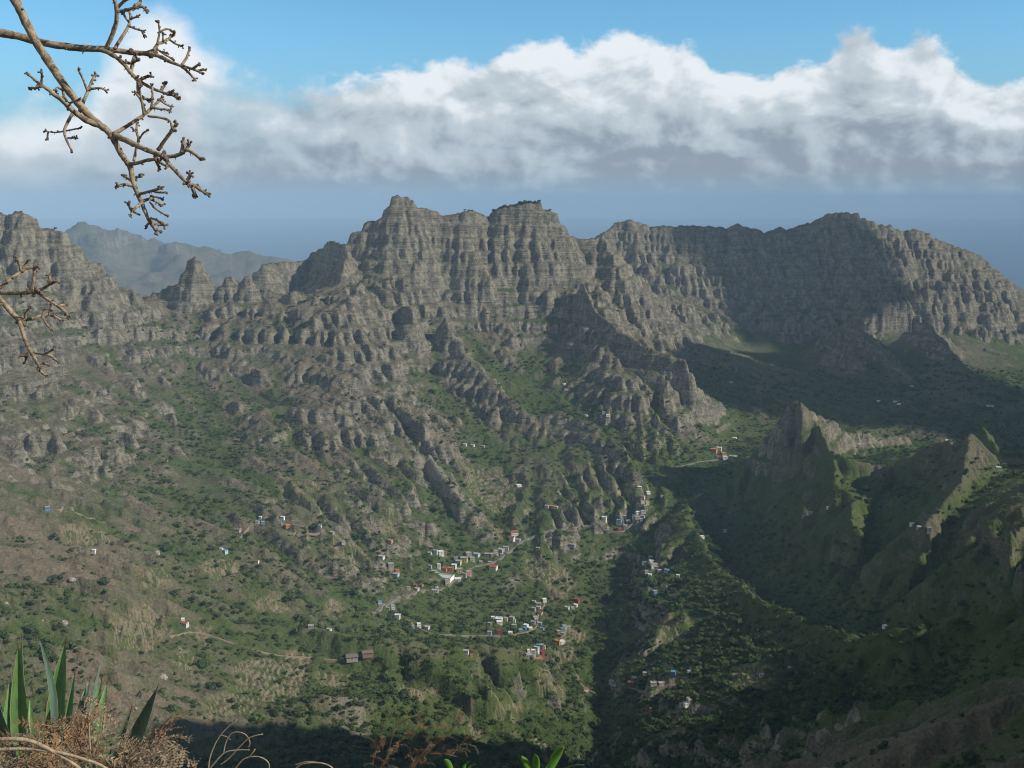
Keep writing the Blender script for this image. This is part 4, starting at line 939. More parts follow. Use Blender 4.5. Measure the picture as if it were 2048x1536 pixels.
# cluster phrase, then (u, v, width in picture pixels, colour, kind, storeys)
TOWN = [
 ('in the village above the road bend', [
  (763,1117,13,'pale grey','flat',1),(782,1144,12,'grey','flat',2),(795,1149,9,'orange','flat',1),(792,1158,13,'light blue','flat',1),(817,1178,8,'cream','flat',1),(830,1176,8,'red','gable',1),(834,1184,9,'pale grey','flat',1),
  (859,1110,9,'pale grey','flat',1),(871,1110,9,'light blue','flat',2),(882,1110,12,'white','flat',2),(860,1135,8,'grey','flat',1),(868,1147,11,'grey','flat',1),(878,1143,8,'white','flat',2),(890,1143,13,'orange','tiletop',1),(901,1146,12,'orange','flat',2),
  (908,1138,10,'white','flat',2),(919,1148,13,'yellow','flat',2),(912,1126,9,'grey','tank',2),(917,1128,12,'yellow','flat',2),(928,1124,15,'yellow','flat',2),(937,1114,12,'grey','flat',2),(953,1113,14,'light blue','flat',1),(945,1124,10,'pale grey','flat',2),
  (938,1152,12,'pink','flat',2),(929,1155,9,'grey','flat',2),(916,1163,14,'white','flat',1),(895,1172,10,'cream','flat',3),(874,1150,10,'green','flat',1),(870,1186,15,'pale grey','flat',1),
  (974,1117,11,'grey','flat',2),(984,1115,9,'brown','flat',2),(992,1110,10,'pale grey','flat',2),(1002,1106,12,'grey','flat',2),(1012,1105,12,'pale grey','flat',3),(1004,1112,8,'blue','flat',1),(987,1138,16,'white','gable',2),(962,1126,9,'grey','flat',1),(980,1127,9,'pale grey','flat',1),
  (843,1172,7,'pink','gable',1),(781,1091,10,'pink','flat',1)]),
 ('beside the terraces above the village', [(1029,1072,16,'white','gable',2),(1024,1084,12,'white','gable',2),(1036,1082,11,'pale grey','flat',1)]),
 ('under the road west of the village', [(760,1212,9,'light blue','bluetop',1),(776,1222,9,'grey','flat',1),(786,1222,9,'pale grey','flat',2),(795,1238,12,'white','flat',2),(838,1255,9,'white','flat',2),(854,1257,11,'pale grey','flat',1),(826,1256,7,'grey','flat',1)]),
 ('in the hamlet below the village', [
  (986,1238,9,'white','flat',1),(998,1241,16,'white','tank',1),(999,1247,13,'white','flat',1),(1012,1245,10,'cream','flat',1),(1024,1241,10,'grey','flat',2),(1027,1246,10,'mint green','flat',1),(979,1256,8,'grey','flat',1),(979,1270,10,'light blue','flat',2),
  (999,1269,12,'red','flat',2),(1021,1268,10,'white','flat',1),(1028,1256,11,'grey','flat',1),(1041,1263,9,'blue','flat',1),(1052,1254,10,'white','flat',1),(1049,1262,8,'blue','bluetop',1),(1061,1261,9,'white','flat',1),(1066,1250,10,'pale grey','flat',2),
  (1079,1249,10,'grey','flat',1),(1071,1237,10,'pale grey','flat',1),(1081,1231,8,'cream','gable',1),(1067,1224,9,'grey','flat',2),(1077,1220,10,'cream','flat',1),(1077,1211,11,'grey','tank',1),(1068,1207,8,'pale grey','flat',1),(1089,1204,9,'white','flat',1),(1084,1261,9,'light blue','bluetop',1)]),
 ('on the wooded shoulder right of the hamlet', [(1154,1207,11,'red','flat',2),(1151,1213,8,'white','flat',1),(1134,1218,10,'pale grey','flat',1),(1145,1218,8,'grey','flat',1)]),
 ('in the cluster with the blue roof', [(1125,1264,9,'grey','bluetop',2),(1129,1258,9,'pale grey','flat',2),(1137,1259,9,'grey','tank',1),(1126,1271,9,'pale grey','flat',1),(1117,1269,8,'brown','flat',1)]),
 ('standing alone above the lowest houses', [(1115,1291,11,'orange','flat',2),(1124,1289,12,'white','flat',2)]),
 ('in the lowest cluster by the road', [(1077,1298,10,'blue','bluetop',1),(1073,1305,11,'pale grey','flat',2),(1083,1305,11,'grey','flat',2),(1087,1296,9,'pale grey','flat',1),(1085,1313,9,'red','flat',2),(1067,1313,10,'white','flat',2),(1058,1319,15,'grey','flat',1),(1078,1321,13,'orange','flat',1),(1057,1308,6,'white','flat',1)]),
 ('on the roadside in the upper hamlet', [
  (1208,1052,10,'white','flat',2),(1238,1054,11,'light blue','bluetop',2),(1239,1062,10,'red','flat',2),(1251,1061,10,'grey','flat',2),(1256,1046,9,'white','flat',1),(1249,1038,9,'grey','flat',1),(1268,1039,9,'pale grey','flat',2),(1274,1042,10,'grey','flat',1),(1282,1045,7,'blue','flat',1)]),
 ('in the hamlet strung up the valley', [
  (1276,1029,9,'white','flat',1),(1286,1028,10,'pale grey','flat',1),(1285,1036,9,'grey','flat',1),(1292,1020,8,'grey','flat',2),(1294,1011,8,'yellow','flat',2),(1285,1010,8,'mint green','flat',2),(1283,1004,8,'red','flat',2),(1286,998,8,'pale grey','flat',2),
  (1279,980,9,'white','flat',1),(1296,989,8,'white','flat',1),(1276,1012,7,'grey','flat',1),(1324,1000,6,'pale grey','flat',1)]),
 ('on the knoll beside the dark ravine', [(1301,1116,9,'grey','flat',1),(1289,1131,10,'white','flat',1),(1303,1128,10,'white','flat',2),(1311,1135,8,'grey','flat',1),(1305,1142,9,'pale grey','flat',2),(1312,1145,9,'grey','flat',1),(1319,1148,9,'cream','flat',1),(1333,1145,10,'light blue','bluetop',1),(1300,1152,8,'white','flat',1),(1293,1148,8,'pale grey','flat',1),(1356,1158,8,'white','flat',1)]),
 ('among the trees on the lower plateau', [(1581,1342,11,'blue','flat',1),(1223,1368,11,'pale grey','flat',1),(1227,1378,11,'grey','flat',1),(1268,1358,11,'cream','flat',1),(1262,1370,12,'red','gable',1),(1307,1372,14,'pale grey','tank',1),(1322,1375,12,'grey','flat',1),(1346,1364,11,'blue','bluetop',1),
  (1290,1349,10,'grey','flat',1),(1302,1403,9,'light blue','flat',1),(1301,1422,7,'orange','flat',1),(1373,1415,12,'white','tank',1),(1380,1409,9,'cream','flat',1),(1364,1416,10,'pale grey','flat',1),(1378,1345,8,'light blue','flat',1),(1523,1358,10,'pale grey','flat',1),(1376,1400,7,'grey','flat',1),(1310,1186,9,'blue','flat',1)]),
 ('in the orange settlement across the valley', [(1428,906,13,'orange','flat',2),(1438,902,11,'white','flat',2),(1447,910,10,'orange','flat',1),(1450,918,10,'white','flat',2),(1462,915,9,'grey','flat',1),(1470,915,8,'pale grey','flat',1),(1436,915,9,'pink','flat',1),(1469,880,8,'white','flat',1)]),
 ('alone on the slope over the agave', [(95,1021,10,'blue','flat',1),(188,1105,8,'white','flat',1),(316,1110,8,'cream','flat',1)]),
 ('on the track across the left slope', [(515,1050,8,'light blue','flat',1),(526,1046,8,'blue','flat',1),(521,1043,6,'white','flat',1),(576,1056,11,'orange','flat',1),(566,1054,8,'white','flat',1),(450,1107,11,'light blue','bluetop',1),(443,1104,7,'white','flat',1),(514,1130,9,'white','gable',1),(475,1066,14,'grey','gable',1),(640,1062,8,'pale grey','flat',1),(664,1068,9,'grey','flat',1),(687,1088,8,'pale grey','flat',1)]),
 ('in the middle of the lower terraces', [(371,1258,13,'pale grey','gable',1),(366,1242,6,'white','flat',1),(658,1262,11,'pale grey','flat',1),(735,1316,24,'brown','gable',1),(704,1320,26,'grey','gable',1),(684,1322,10,'brown','flat',1),(932,1316,12,'pale grey','flat',1),(943,1314,7,'orange','flat',1),(1171,1384,11,'pale grey','gable',1),(622,1260,12,'grey','flat',1)]),
 ('scattered on the slope over the village', [(945,893,9,'pale grey','flat',1),(930,892,7,'white','flat',1),(966,895,8,'grey','flat',1),(1094,1016,9,'pale grey','flat',1),(1104,1018,8,'orange','flat',1),(1112,1017,9,'yellow','flat',1),(1038,973,10,'white','flat',1),(1145,1101,12,'grey','flat',1),(1076,1103,9,'pink','flat',1)]),
 ('under the great brown bastion', [(1128,770,6,'white','flat',1),(1132,784,7,'white','gable',1),(1173,835,7,'white','flat',1),(1207,836,6,'pale grey','flat',1),(1216,835,8,'white','flat',1),(1203,839,4,'light blue','flat',1)]),
 ('on the dark ridges to the right', [(1619,1034,12,'pale grey','flat',1),(1608,1037,8,'grey','flat',1),(1655,1021,5,'white','flat',1),(1824,1054,9,'white','flat',1),(1838,1060,10,'grey','flat',1),(1858,1065,10,'pale grey','flat',2),(1893,882,5,'white','flat',1),(1997,939,11,'white','flat',1),(2009,931,8,'cream','flat',1),(1770,1256,10,'white','flat',1),
   (1404,1077,9,'white','flat',1),(1415,1076,8,'pale grey','flat',1),(1450,1071,8,'grey','flat',1)]),
 ('on the shaded floor of the far valley', [(1790,806,7,'white','flat',1),(1798,809,7,'white','flat',1),(1757,803,6,'white','flat',1),(1824,775,7,'pale grey','flat',1),(1980,815,14,'pale grey','flat',1),(1462,766,6,'white','flat',1)]),
]
ORD = ['', 'second', 'third', 'fourth', 'fifth', 'sixth', 'seventh', 'eighth', 'ninth', 'tenth', 'eleventh']
KIND = {'flat': 'flat-roofed', 'tank': 'boxy', 'bluetop': 'blue-roofed', 'tiletop': 'tile-roofed', 'gable': 'gabled'}
flat = [(u, v, w_, c_, k_, s_, ph) for ph, hs in TOWN for (u, v, w_, c_, k_, s_) in hs]
house_at = {}
for ph, hs in TOWN:
    same = {}
    for h in sorted(hs, key=lambda q: q[0]): same.setdefault((h[3], h[4], h[5]), []).append(h)
    for (c_, k_, s_), lst in same.items():
        for i, h in enumerate(lst):
            x, y, z = hit(h[0], h[1])
            wm = max(3.6, h[2] * y / F_PX * 0.90); sth = 2.6 if wm < 9 else 3.0
            dm = wm * rng.uniform(0.7, 0.95); hm_ = sth * h[5]
            zc = max(ground(x - wm * .3, y), ground(x + wm * .3, y), ground(x, y), ground(x, y + dm * 0.3) - 1.0)
            e = empty('house', (x, y, zc - 0.2), R(rng.uniform(-32, 24)), (wm, dm, hm_))
            desc = ('two-storey ' if s_ == 2 else 'three-storey ' if s_ == 3 else '') + c_ + ' ' + KIND[k_] + ' house'
            if len(lst) > 1: lab = (ORD[i] + ' ' if i else 'leftmost ') + desc + ' from the left ' + ph if i else 'leftmost ' + desc + ' ' + ph
            else: lab = desc + ' ' + ph
            tag(e, lab, 'house', 'houses ' + ph)
            for pn, me in house_parts(k_, c_, h[5]): put(pn, me, e)
            clear_pts.append((x, y, wm * 0.75))
print('houses', len(flat), round(time.time() - T0, 1))
# the paved sports court with its boundary wall
x, y, z = hit(889, 1156)
e = empty('sports_court', (x, y, z), R(-18)); tag(e, 'pale grey walled sports court in the middle of the village', 'court')
m = MB(); m.box(-13, 13, -9, 9, -6, 1.2); put('court_slab', m.mesh('court_slab', MC['pale grey']), e)
m = MB()
for q in ((-13.3, -13, -9.3, 9.3), (13, 13.3, -9.3, 9.3), (-13, 13, -9.3, -9), (-13, 13, 9, 9.3)): m.box(*q, -6, 3.4)
put('wall', m.mesh('wall', MC['white']), e); clear_pts.append((x, y, 16))
# vehicles on the road
M_GLASS = simple_mat('vehicle_glass', (0.03, 0.04, 0.05), 0.15, 0.6); M_TYRE = simple_mat('tyre_rubber', (0.03, 0.03, 0.03), 0.9, 0.1)
def vehicle(name, u, v, col, label, cat, ln, rz):
    x, y, z = hit(u, v); z = ground(x, y) + 1.0
    e = empty(name, (x, y, z), R(rz)); tag(e, label, cat)
    m = MB(); hl = ln / 2
    prof = [(-hl, 0.35), (-hl, 1.9), (-hl + 0.2, 2.1), (hl - 1.3, 2.1), (hl - 0.6, 1.25), (hl - 0.05, 1.05), (hl, 0.35)]
    n = len(prof)
    for yy_ in (-0.9, 0.9):
        for a, b in prof: m.v.append((a, yy_, b))
    m.f += [tuple(range(n)), tuple(range(2 * n - 1, n - 1, -1))] + [(i, i + n, (i + 1) % n + n, (i + 1) % n) for i in range(n)]
    put('body', m.mesh('body', MC[col]), e)
    m = MB(); m.box(-hl + 0.5, hl - 1.4, -0.92, 0.92, 1.3, 1.85); put('window', m.mesh('window', M_GLASS), e)
    m = MB(); m.tube([(0, -0.12, 0), (0, 0.12, 0)], [0.36, 0.36], 10); wm_ = m.mesh('wheel', M_TYRE)
    for a in (-hl + 0.8, hl - 0.9):
        for b in (-0.85, 0.85): put('wheel', wm_, e, (a, b, 0.36))
vehicle('van', 874, 1179, 'white', 'white van parked on the road below the sports court', 'van', 5.0, 15)
vehicle('parked_car', 849, 1186, 'orange', 'small orange car at the road bend under the village', 'car', 4.0, 20)
vehicle('parked_car', 1057, 1083, 'white', 'white car on the pale road right of the village', 'car', 4.2, 35)

# loose pale boulders on the near slopes
M_ROCK, t_, b_ = new_mat('boulder_stone', 0.95, 0.05)
t_.plug(b_.inputs['Base Color'], t_.mix(t_.ramp(t_.noise(t_.n('ShaderNodeNewGeometry').outputs['Position'], 0.6, 4, 0.6), 0.35, 0.65), (0.20, 0.18, 0.155), (0.40, 0.37, 0.33)))
for i, (u, v, w_, lab) in enumerate([(128, 1250, 18, 'large pale boulder on the grass above the agave tips'), (147, 1300, 12, 'pointed grey boulder right of the agave leaves'), (98, 1318, 9, 'tan boulder seen between the agave leaves'),
        (325, 1358, 22, 'flat pale outcrop in the dark green thicket'), (12, 1208, 10, 'pale rock at the left edge of the slope'), (85, 1245, 6, 'small white rock left of the large boulder'), (145, 1170, 14, 'pale boulder among bushes on the left slope'), (272, 1424, 9, 'white rock beside the edge of the shade')]):
    x, y, z = hit(u, v); s_ = w_ * y / F_PX / 2
    m = MB(); m.blob((0, 0, 0), 1.0, 50 + i, 2, 0.10); m.blob((0.6, -0.2, -0.3), 0.6, 60 + i, 1, 0.2)
    o = put('boulder', m.mesh('boulder', M_ROCK), None, (x, y, z + s_ * 0.2), (s_, s_ * 0.8, s_ * 0.75), (0, 0, rng.random() * 6)); tag(o, lab, 'boulder', 'boulders on the near slope')

# ------------------------------------------------------------------ set out the shrubs
cpn = np.array(clear_pts)
ok = np.ones(len(xx), bool)
for cx_, cy_, cr in cpn:
    ok &= (xx - cx_) ** 2 + (yy - cy_) ** 2 > (cr * 0.9 + size) ** 2
xx, yy, size = xx[ok], yy[ok], size[ok]; n = len(xx)
zz = detail(xx, yy); kind = rs.choice(7, n, p=[0.30, 0.20, 0.12, 0.08, 0.10, 0.10, 0.10])
# what shows largest in the picture
ty = yy * cp - zz * sp
uu_ = 1024 + F_PX * xx / ty; vv_ = 768 - F_PX * (zz * cp + yy * sp) / ty
app = size / ty * ((uu_ > -10) & (uu_ < 2060) & (vv_ < 1540)) * np.where(kind == 3, 1.3, 1.0)
order = np.argsort(-app); big = order[:290]; rest = order[290:]
ZN = [('between the agave leaves and the terraces', lambda u, v: u < 210 and v > 1180), ('around the bare tan field at lower left', lambda u, v: u < 400 and v > 1180), ('left of the long stone barns', lambda u, v: u < 680 and v > 1240), ('above the long stone barns', lambda u, v: u < 680 and v > 1180), ('on the slope above the agave', lambda u, v: u < 620), ('along the shadow at the bottom edge', lambda u, v: u < 1215 and v > 1430), ('right of the long stone barns', lambda u, v: u < 950 and v > 1230), ('below the lower hamlet', lambda u, v: u < 1215 and v > 1320), ('around the hamlet below the village', lambda u, v: u < 1215 and v > 1230),
      ('around the village', lambda u, v: u < 1215), ('beside the dark ravine', lambda u, v: u < 1300 and v > 1180), ('near the scattered plateau houses', lambda u, v: u < 1420 and v > 1300), ('in the middle of the wooded plateau', lambda u, v: u < 1600 and v > 1230), ('near the far rim of the wooded plateau', lambda u, v: u < 1860 and v > 1230), ('on the shaded ridges at right', lambda u, v: True)]
KN = [('round dark green tree', 'tree'), ('spreading dark green bush', 'bush'), ('bright green bushy tree', 'tree'), ('tall narrow dark tree', 'tree'), ('low bright green bush', 'bush'), ('spiky palm-like plant', 'palm'), ('wide flat-crowned dark tree', 'tree')]
for i in big:
    zn = next(z_[0] for z_ in ZN if z_[1](uu_[i], vv_[i])); k_ = int(kind[i]); s_ = float(size[i])
    e = empty(KN[k_][1] if KN[k_][1] != 'palm' else 'palm_tree', (float(xx[i]), float(yy[i]), float(zz[i]) - 0.2), rng.random() * 6.28, (s_, s_, s_ * rng.uniform(0.9, 1.2)))
    tag(e, KN[k_][0] + ' ' + zn, KN[k_][1], KN[k_][0] + ('es ' if KN[k_][0].endswith('sh') else 's ') + zn)
    put('crown', CROWNS[k_], e, (0, 0, 0.05)); put('trunk', TRUNKS[1 if k_ == 3 else 0], e)
protos = bpy.data.collections.new('shrub_kinds')
for i, me in enumerate(CROWNS):
    o = bpy.data.objects.new('shrub_kind', me); protos.objects.link(o)
def scatter(name, X, Y, Z, SC, KI):
    me = bpy.data.meshes.new(name); n = len(X)
    me.vertices.add(n); me.vertices.foreach_set('co', np.stack([X, Y, Z], -1).astype(np.float32).ravel())
    for an, arr, ty_ in (('sc', SC, 'FLOAT'), ('rt', rs.rand(n) * 6.28, 'FLOAT')):
        a = me.attributes.new(an, ty_, 'POINT'); a.data.foreach_set('value', arr.astype(np.float32))
    a = me.attributes.new('ki', 'INT', 'POINT'); a.data.foreach_set('value', KI.astype(np.int32))
    o = bpy.data.objects.new(name, me); C.objects.link(o)
    g = bpy.data.node_groups.new(name + '_spread', 'GeometryNodeTree')
    g.interface.new_socket('Geometry', in_out='INPUT', socket_type='NodeSocketGeometry'); g.interface.new_socket('Geometry', in_out='OUTPUT', socket_type='NodeSocketGeometry')
    N_ = g.nodes; Lk = g.links
    gi = N_.new('NodeGroupInput'); go = N_.new('NodeGroupOutput'); ip = N_.new('GeometryNodeInstanceOnPoints'); ci = N_.new('GeometryNodeCollectionInfo')
    ci.inputs[0].default_value = protos; ci.inputs['Separate Children'].default_value = True; ci.inputs['Reset Children'].default_value = True
    Lk.new(gi.outputs[0], ip.inputs['Points']); Lk.new(ci.outputs[0], ip.inputs['Instance']); ip.inputs['Pick Instance'].default_value = True
    def named(nm, ty_):
        q = N_.new('GeometryNodeInputNamedAttribute'); q.data_type = ty_; q.inputs[0].default_value = nm; return q.outputs[0]
    Lk.new(named('ki', 'INT'), ip.inputs['Instance Index'])
    cx_ = N_.new('ShaderNodeCombineXYZ'); Lk.new(named('rt', 'FLOAT'), cx_.inputs[2]); Lk.new(cx_.outputs[0], ip.inputs['Rotation'])
    Lk.new(named('sc', 'FLOAT'), ip.inputs['Scale']); Lk.new(ip.outputs[0], go.inputs[0])
    md = o.modifiers.new('spread', 'NODES'); md.node_group = g
    o['kind'] = 'stuff'; return o
scatter('shrubs', xx[rest], yy[rest], zz[rest], size[rest], kind[rest])
# a few small trees on the summit of the main mountain
for i, (u, v) in enumerate([(988,417),(1000,413),(1010,409),(1040,404),(1050,402),(1060,402),(1070,402),(1078,404),(1100,412)]):
    p = P3(u, v, 3008 if u > 1020 else 3008); s_ = rng.uniform(4, 7); zg = ground(p[0], p[1])
    e = empty('tree', (p[0], p[1], zg - 1), rng.random() * 6, (s_, s_, s_)); k_ = i % 2
    lab = 'dark bushy tree on the rounded summit of the main mountain' if u > 1020 else 'dark tree clinging to the dip left of the rounded summit'
    tag(e, lab, 'tree', 'trees on the rounded summit' if u > 1020 else 'trees left of the rounded summit'); put('crown', CROWNS[k_], e); put('trunk', TRUNKS[0], e)
print('shrubs', n, round(time.time() - T0, 1))
# ------------------------------------------------------------------ the near plants on the ledge
def wood_mat(name, a, b, c, sc=1.0):
    m, t, bs = new_mat(name, 0.85, 0.2)
    tcn_ = t.n('ShaderNodeTexCoord').outputs['Object']
    n1 = t.noise(tcn_, 26.0 * sc, 5, 0.65, 1.2); n2 = t.noise(tcn_, 110.0 * sc, 3, 0.6)
    col_ = t.mix(t.ramp(n1, 0.35, 0.62), a, b); col_ = t.mix(t.ramp(n2, 0.5, 0.7, 0, 0.7), col_, c)
    t.plug(bs.inputs['Base Color'], col_)
    bm_ = t.n('ShaderNodeBump', i_Height=t.math('ADD', n1, t.math('MULTIPLY', n2, 0.5))); bm_.inputs['Strength'].default_value = 0.8; bm_.inputs['Distance'].default_value = 0.006
    t.plug(bs.inputs['Normal'], bm_.outputs[0]); return m
M_STALK = wood_mat('weathered_stalk', (0.15, 0.108, 0.070), (0.36, 0.285, 0.20), (0.07, 0.05, 0.036))
M_KNOB = wood_mat('dry_bud_scar', (0.11, 0.085, 0.065), (0.20, 0.16, 0.12), (0.05, 0.04, 0.03), 2.0)
def Q(u, v, Y, jit=0.0): return P3(u, v, Y + jit)
def spline(pts, k=4):
    out = []
    n = len(pts)
    for i in range(n - 1):
        p0 = Vector(pts[max(i - 1, 0)]); p1 = Vector(pts[i]); p2 = Vector(pts[i + 1]); p3 = Vector(pts[min(i + 2, n - 1)])
        for j in range(k):
            t = j / k
            out.append(tuple(0.5 * ((2 * p1) + (p2 - p0) * t + (2 * p0 - 5 * p1 + 4 * p2 - p3) * t * t + (3 * p1 - p0 - 3 * p2 + p3) * t ** 3)))
    out.append(tuple(pts[-1])); return out
YB = 4.6
PX = YB / F_PX
def limb(parent, name, path, r0, r1, knobs=1, dy=0.0, seed=0, parent_part=None):
    """one limb of the dead flower stalk: picture positions with a drift in depth"""
    n = len(path); pts = [P3(u, v, YB + dy * (i / max(n - 1, 1)) ) for i, (u, v) in enumerate(path)]
    sp_ = spline(pts, 5); m = MB(); L_ = len(sp_)
    m.tube(sp_, [(r0 + (r1 - r0) * (i / (L_ - 1))) * PX * 0.86 for i in range(L_)], 9, 0.13, seed)
    # torn bark scales and old bract scars along the limb
    rr = random.Random(seed + 5)
    for i in range(1, L_ - 1):
        if rr.random() < 0.22:
            p = Vector(sp_[i]); d = Vector((rr.gauss(0, 1), rr.gauss(0, 1), rr.gauss(0, 1))).normalized(); rad = (r0 + (r1 - r0) * (i / (L_ - 1))) * PX
            m.tube([tuple(p + d * rad * 0.5), tuple(p + d * rad * 1.15 + Vector((0, 0, -0.004))), tuple(p + d * rad * 1.5 + Vector((0.002, 0, -0.009)))], [rad * 0.28, rad * 0.22, rad * 0.05], 4)
    o = put(name, m.mesh(name, M_STALK, True), parent_part or parent)
    if knobs:
        kb = MB(); end = Vector(sp_[-1]); di = (Vector(sp_[-1]) - Vector(sp_[-3])).normalized()
        rk = max(r1, 2.2) * PX * 0.82
        kb.blob(tuple(end), rk * 1.35, seed, 1, 0.22)
        for _ in range(knobs + 2):
            d = (di + Vector((rr.gauss(0, .8), rr.gauss(0, .8), rr.gauss(0, .8)))).normalized()
            e_ = end + d * rk * rr.uniform(1.5, 3.2)
            kb.tube([tuple(end), tuple(end + (e_ - end) * 0.6), tuple(e_)], [rk * 0.7, rk * 0.55, rk * 0.8], 6, 0.15, seed)
            kb.blob(tuple(e_), rk * rr.uniform(0.75, 1.1), seed + _, 1, 0.3)
        # side buds
        for i in range(int(L_ * 0.45), L_ - 1, 3):
            if rr.random() < 0.6:
                p = Vector(sp_[i]); d = (Vector((rr.gauss(0, 1), rr.gauss(0, .7), rr.gauss(0, 1)))).normalized()
                e_ = p + d * rk * rr.uniform(1.6, 2.8)
                kb.tube([tuple(p), tuple(e_)], [rk * 0.55, rk * 0.5], 5); kb.blob(tuple(e_), rk * rr.uniform(0.6, 0.95), seed + i, 1, 0.3)
        put('bud_scar', kb.mesh('bud_scar', M_KNOB), o)
    return o
def stalk(label, stem, r0, r1, dy, branches, seed):
    e = empty('dead_flower_stalk', (0, 0, 0)); p0 = P3(*stem[0], YB); e.location = p0
    tag(e, label, 'dead branch', 'dead agave flower stalks')
    st = len(C.objects)
    limb(e, 'stem', stem, r0, r1, 1, dy, seed)
    for i, b in enumerate(branches):
        main, ra, rb = b[0], b[1], b[2]
        # depth of the joint on the stem
        par = limb(e, 'side_branch', main, ra, rb, 2, dy * 0.5 + (0.10 if i % 2 else -0.12), seed + 7 * i + 1)
        for j, tw in enumerate(b[3:]):
            limb(e, 'twig', tw, rb * 0.95, max(rb * 0.7, 1.5), 2, 0.03 * (j % 3 - 1), seed + 50 + 13 * i + j)
    for ch in [c for c in C.objects if c.parent == e]: ch.location = (-p0[0], -p0[1], -p0[2])
stalk('thick brown dead stalk slanting down from the top edge', [(15,-30),(25,-8),(40,20),(60,62),(85,105),(115,150),(145,192),(170,222),(195,246),(215,262),(228,280),(240,304),(252,321),(261,338),(265,360),(274,385),(283,405),(289,420),(299,442),(312,460)], 10.5, 4.0, 0.0, [
 ([(198,250),(178,243),(160,232),(142,218),(128,204),(110,190),(95,178),(82,170)], 7.5, 3.6, [(82,172),(84,155),(83,145)], [(82,170),(68,158),(56,149)], [(82,172),(72,176),(64,176)]),
 ([(140,215),(132,200),(127,188),(124,166),(121,158)], 3.6, 2.6, [(127,182),(115,175),(111,180)], [(112,178),(112,186)]),
 ([(137,207),(148,203),(158,199)], 2.6, 2.2),
 ([(158,226),(166,205),(175,185),(182,166),(189,152)], 4.4, 3.0, [(175,182),(166,158),(157,140)], [(182,178),(200,176),(211,181)]),
 ([(148,222),(135,245),(129,262),(133,280),(143,300)], 4.0, 2.2, [(129,262),(110,265),(92,262)], [(131,262),(146,259),(160,256)], [(135,276),(144,276),(151,276)], [(97,263),(95,270),(95,276)]),
 ([(226,268),(245,258),(268,243),(288,230),(305,214),(321,199)], 4.8, 3.2, [(288,230),(284,205),(279,175)], [(279,195),(271,186)], [(302,218),(305,195),(304,172)], [(296,232),(325,236),(340,242),(343,252)], [(305,216),(325,218),(338,220)], [(321,200),(330,207),(342,213)]),
 ([(228,270),(250,280),(275,292),(300,302),(325,312)], 7.0, 5.0, [(320,312),(345,313),(365,306),(372,300),(385,305),(402,318)], [(372,300),(378,290)], [(363,306),(366,290),(367,284)], [(328,316),(342,332),(358,350),(374,366)], [(374,364),(380,350)], [(374,366),(390,372),(402,380),(412,387)], [(316,300),(330,280),(343,262)], [(343,262),(352,250)], [(384,374),(390,390)]),
 ([(268,322),(272,300),(277,280),(273,262),(274,250)], 3.4, 2.6, [(277,280),(286,267),(294,261)], [(274,265),(266,258)]),
 ([(258,328),(275,326),(292,321),(312,318)], 4.5, 3.6, [(312,320),(325,328),(333,333)], [(312,322),(318,336)]),
 ([(263,362),(254,356),(247,351)], 3.0, 2.6), ([(264,370),(250,369),(235,372)], 3.0, 3.2), ([(266,358),(275,354),(282,352)], 3.0, 3.0),
 ([(280,388),(295,384),(310,380),(322,376)], 3.4, 3.0, [(305,382),(318,385),(331,385)], [(312,380),(317,376)]),
 ([(286,402),(300,398),(312,403),(325,409)], 3.8, 2.8, [(300,404),(312,418),(331,430)], [(300,392),(312,394),(324,398)]),
 ([(284,406),(274,413),(264,421),(257,408)], 3.4, 3.0, [(264,421),(262,430)], [(264,422),(276,428)]),
 ([(300,442),(312,448),(328,450)], 3.4, 3.2, [(302,436),(312,440),(320,444)], [(298,446),(292,452)]),
], 100)
YB = 5.1; PX = YB / F_PX
stalk('dead stalk reaching in level from the left edge', [(-30,60),(0,66),(40,73),(90,86),(150,95),(200,98),(225,100),(262,105),(298,107)], 10.0, 5.5, 0.1, [
 ([(298,107),(320,113),(342,124),(365,133)], 4.8, 3.4, [(365,132),(385,138),(404,146)], [(365,134),(378,146),(389,158)], [(363,130),(373,116),(379,98)], [(385,138),(396,130)], [(395,142),(407,139)]),
 ([(296,106),(308,100),(316,88),(328,84),(344,72)], 5.0, 2.8, [(344,72),(349,65)], [(314,90),(319,65),(317,45)], [(320,64),(332,58),(340,59)], [(340,80),(352,88),(364,92)], [(326,84),(326,70)], [(312,96),(325,106),(345,118)], [(325,104),(334,106)]),
 ([(212,96),(224,70),(233,40),(232,12),(226,-12)], 5.4, 4.2, [(234,24),(252,20),(268,16)], [(268,16),(284,13),(291,20)], [(268,14),(280,5)], [(236,14),(246,4),(254,-2)]),
 ([(229,98),(243,76),(257,52),(261,34),(258,20)], 4.0, 2.8, [(258,52),(272,58),(286,62)], [(282,60),(288,70)], [(258,44),(250,34),(247,28)], [(261,38),(275,33)]),
 ([(198,98),(222,108),(244,124),(262,146),(278,163)], 5.4, 4.2, [(278,162),(296,172),(318,182),(335,188)], [(335,188),(346,190),(355,196)], [(262,146),(265,125),(268,114)], [(266,124),(276,120)], [(280,160),(292,154),(302,152)], [(322,182),(330,168)], [(336,187),(345,183)], [(276,164),(277,185),(284,205),(288,218)], [(281,192),(296,200)], [(265,126),(257,126)]),
], 300)
YB = 4.4; PX = YB / F_PX
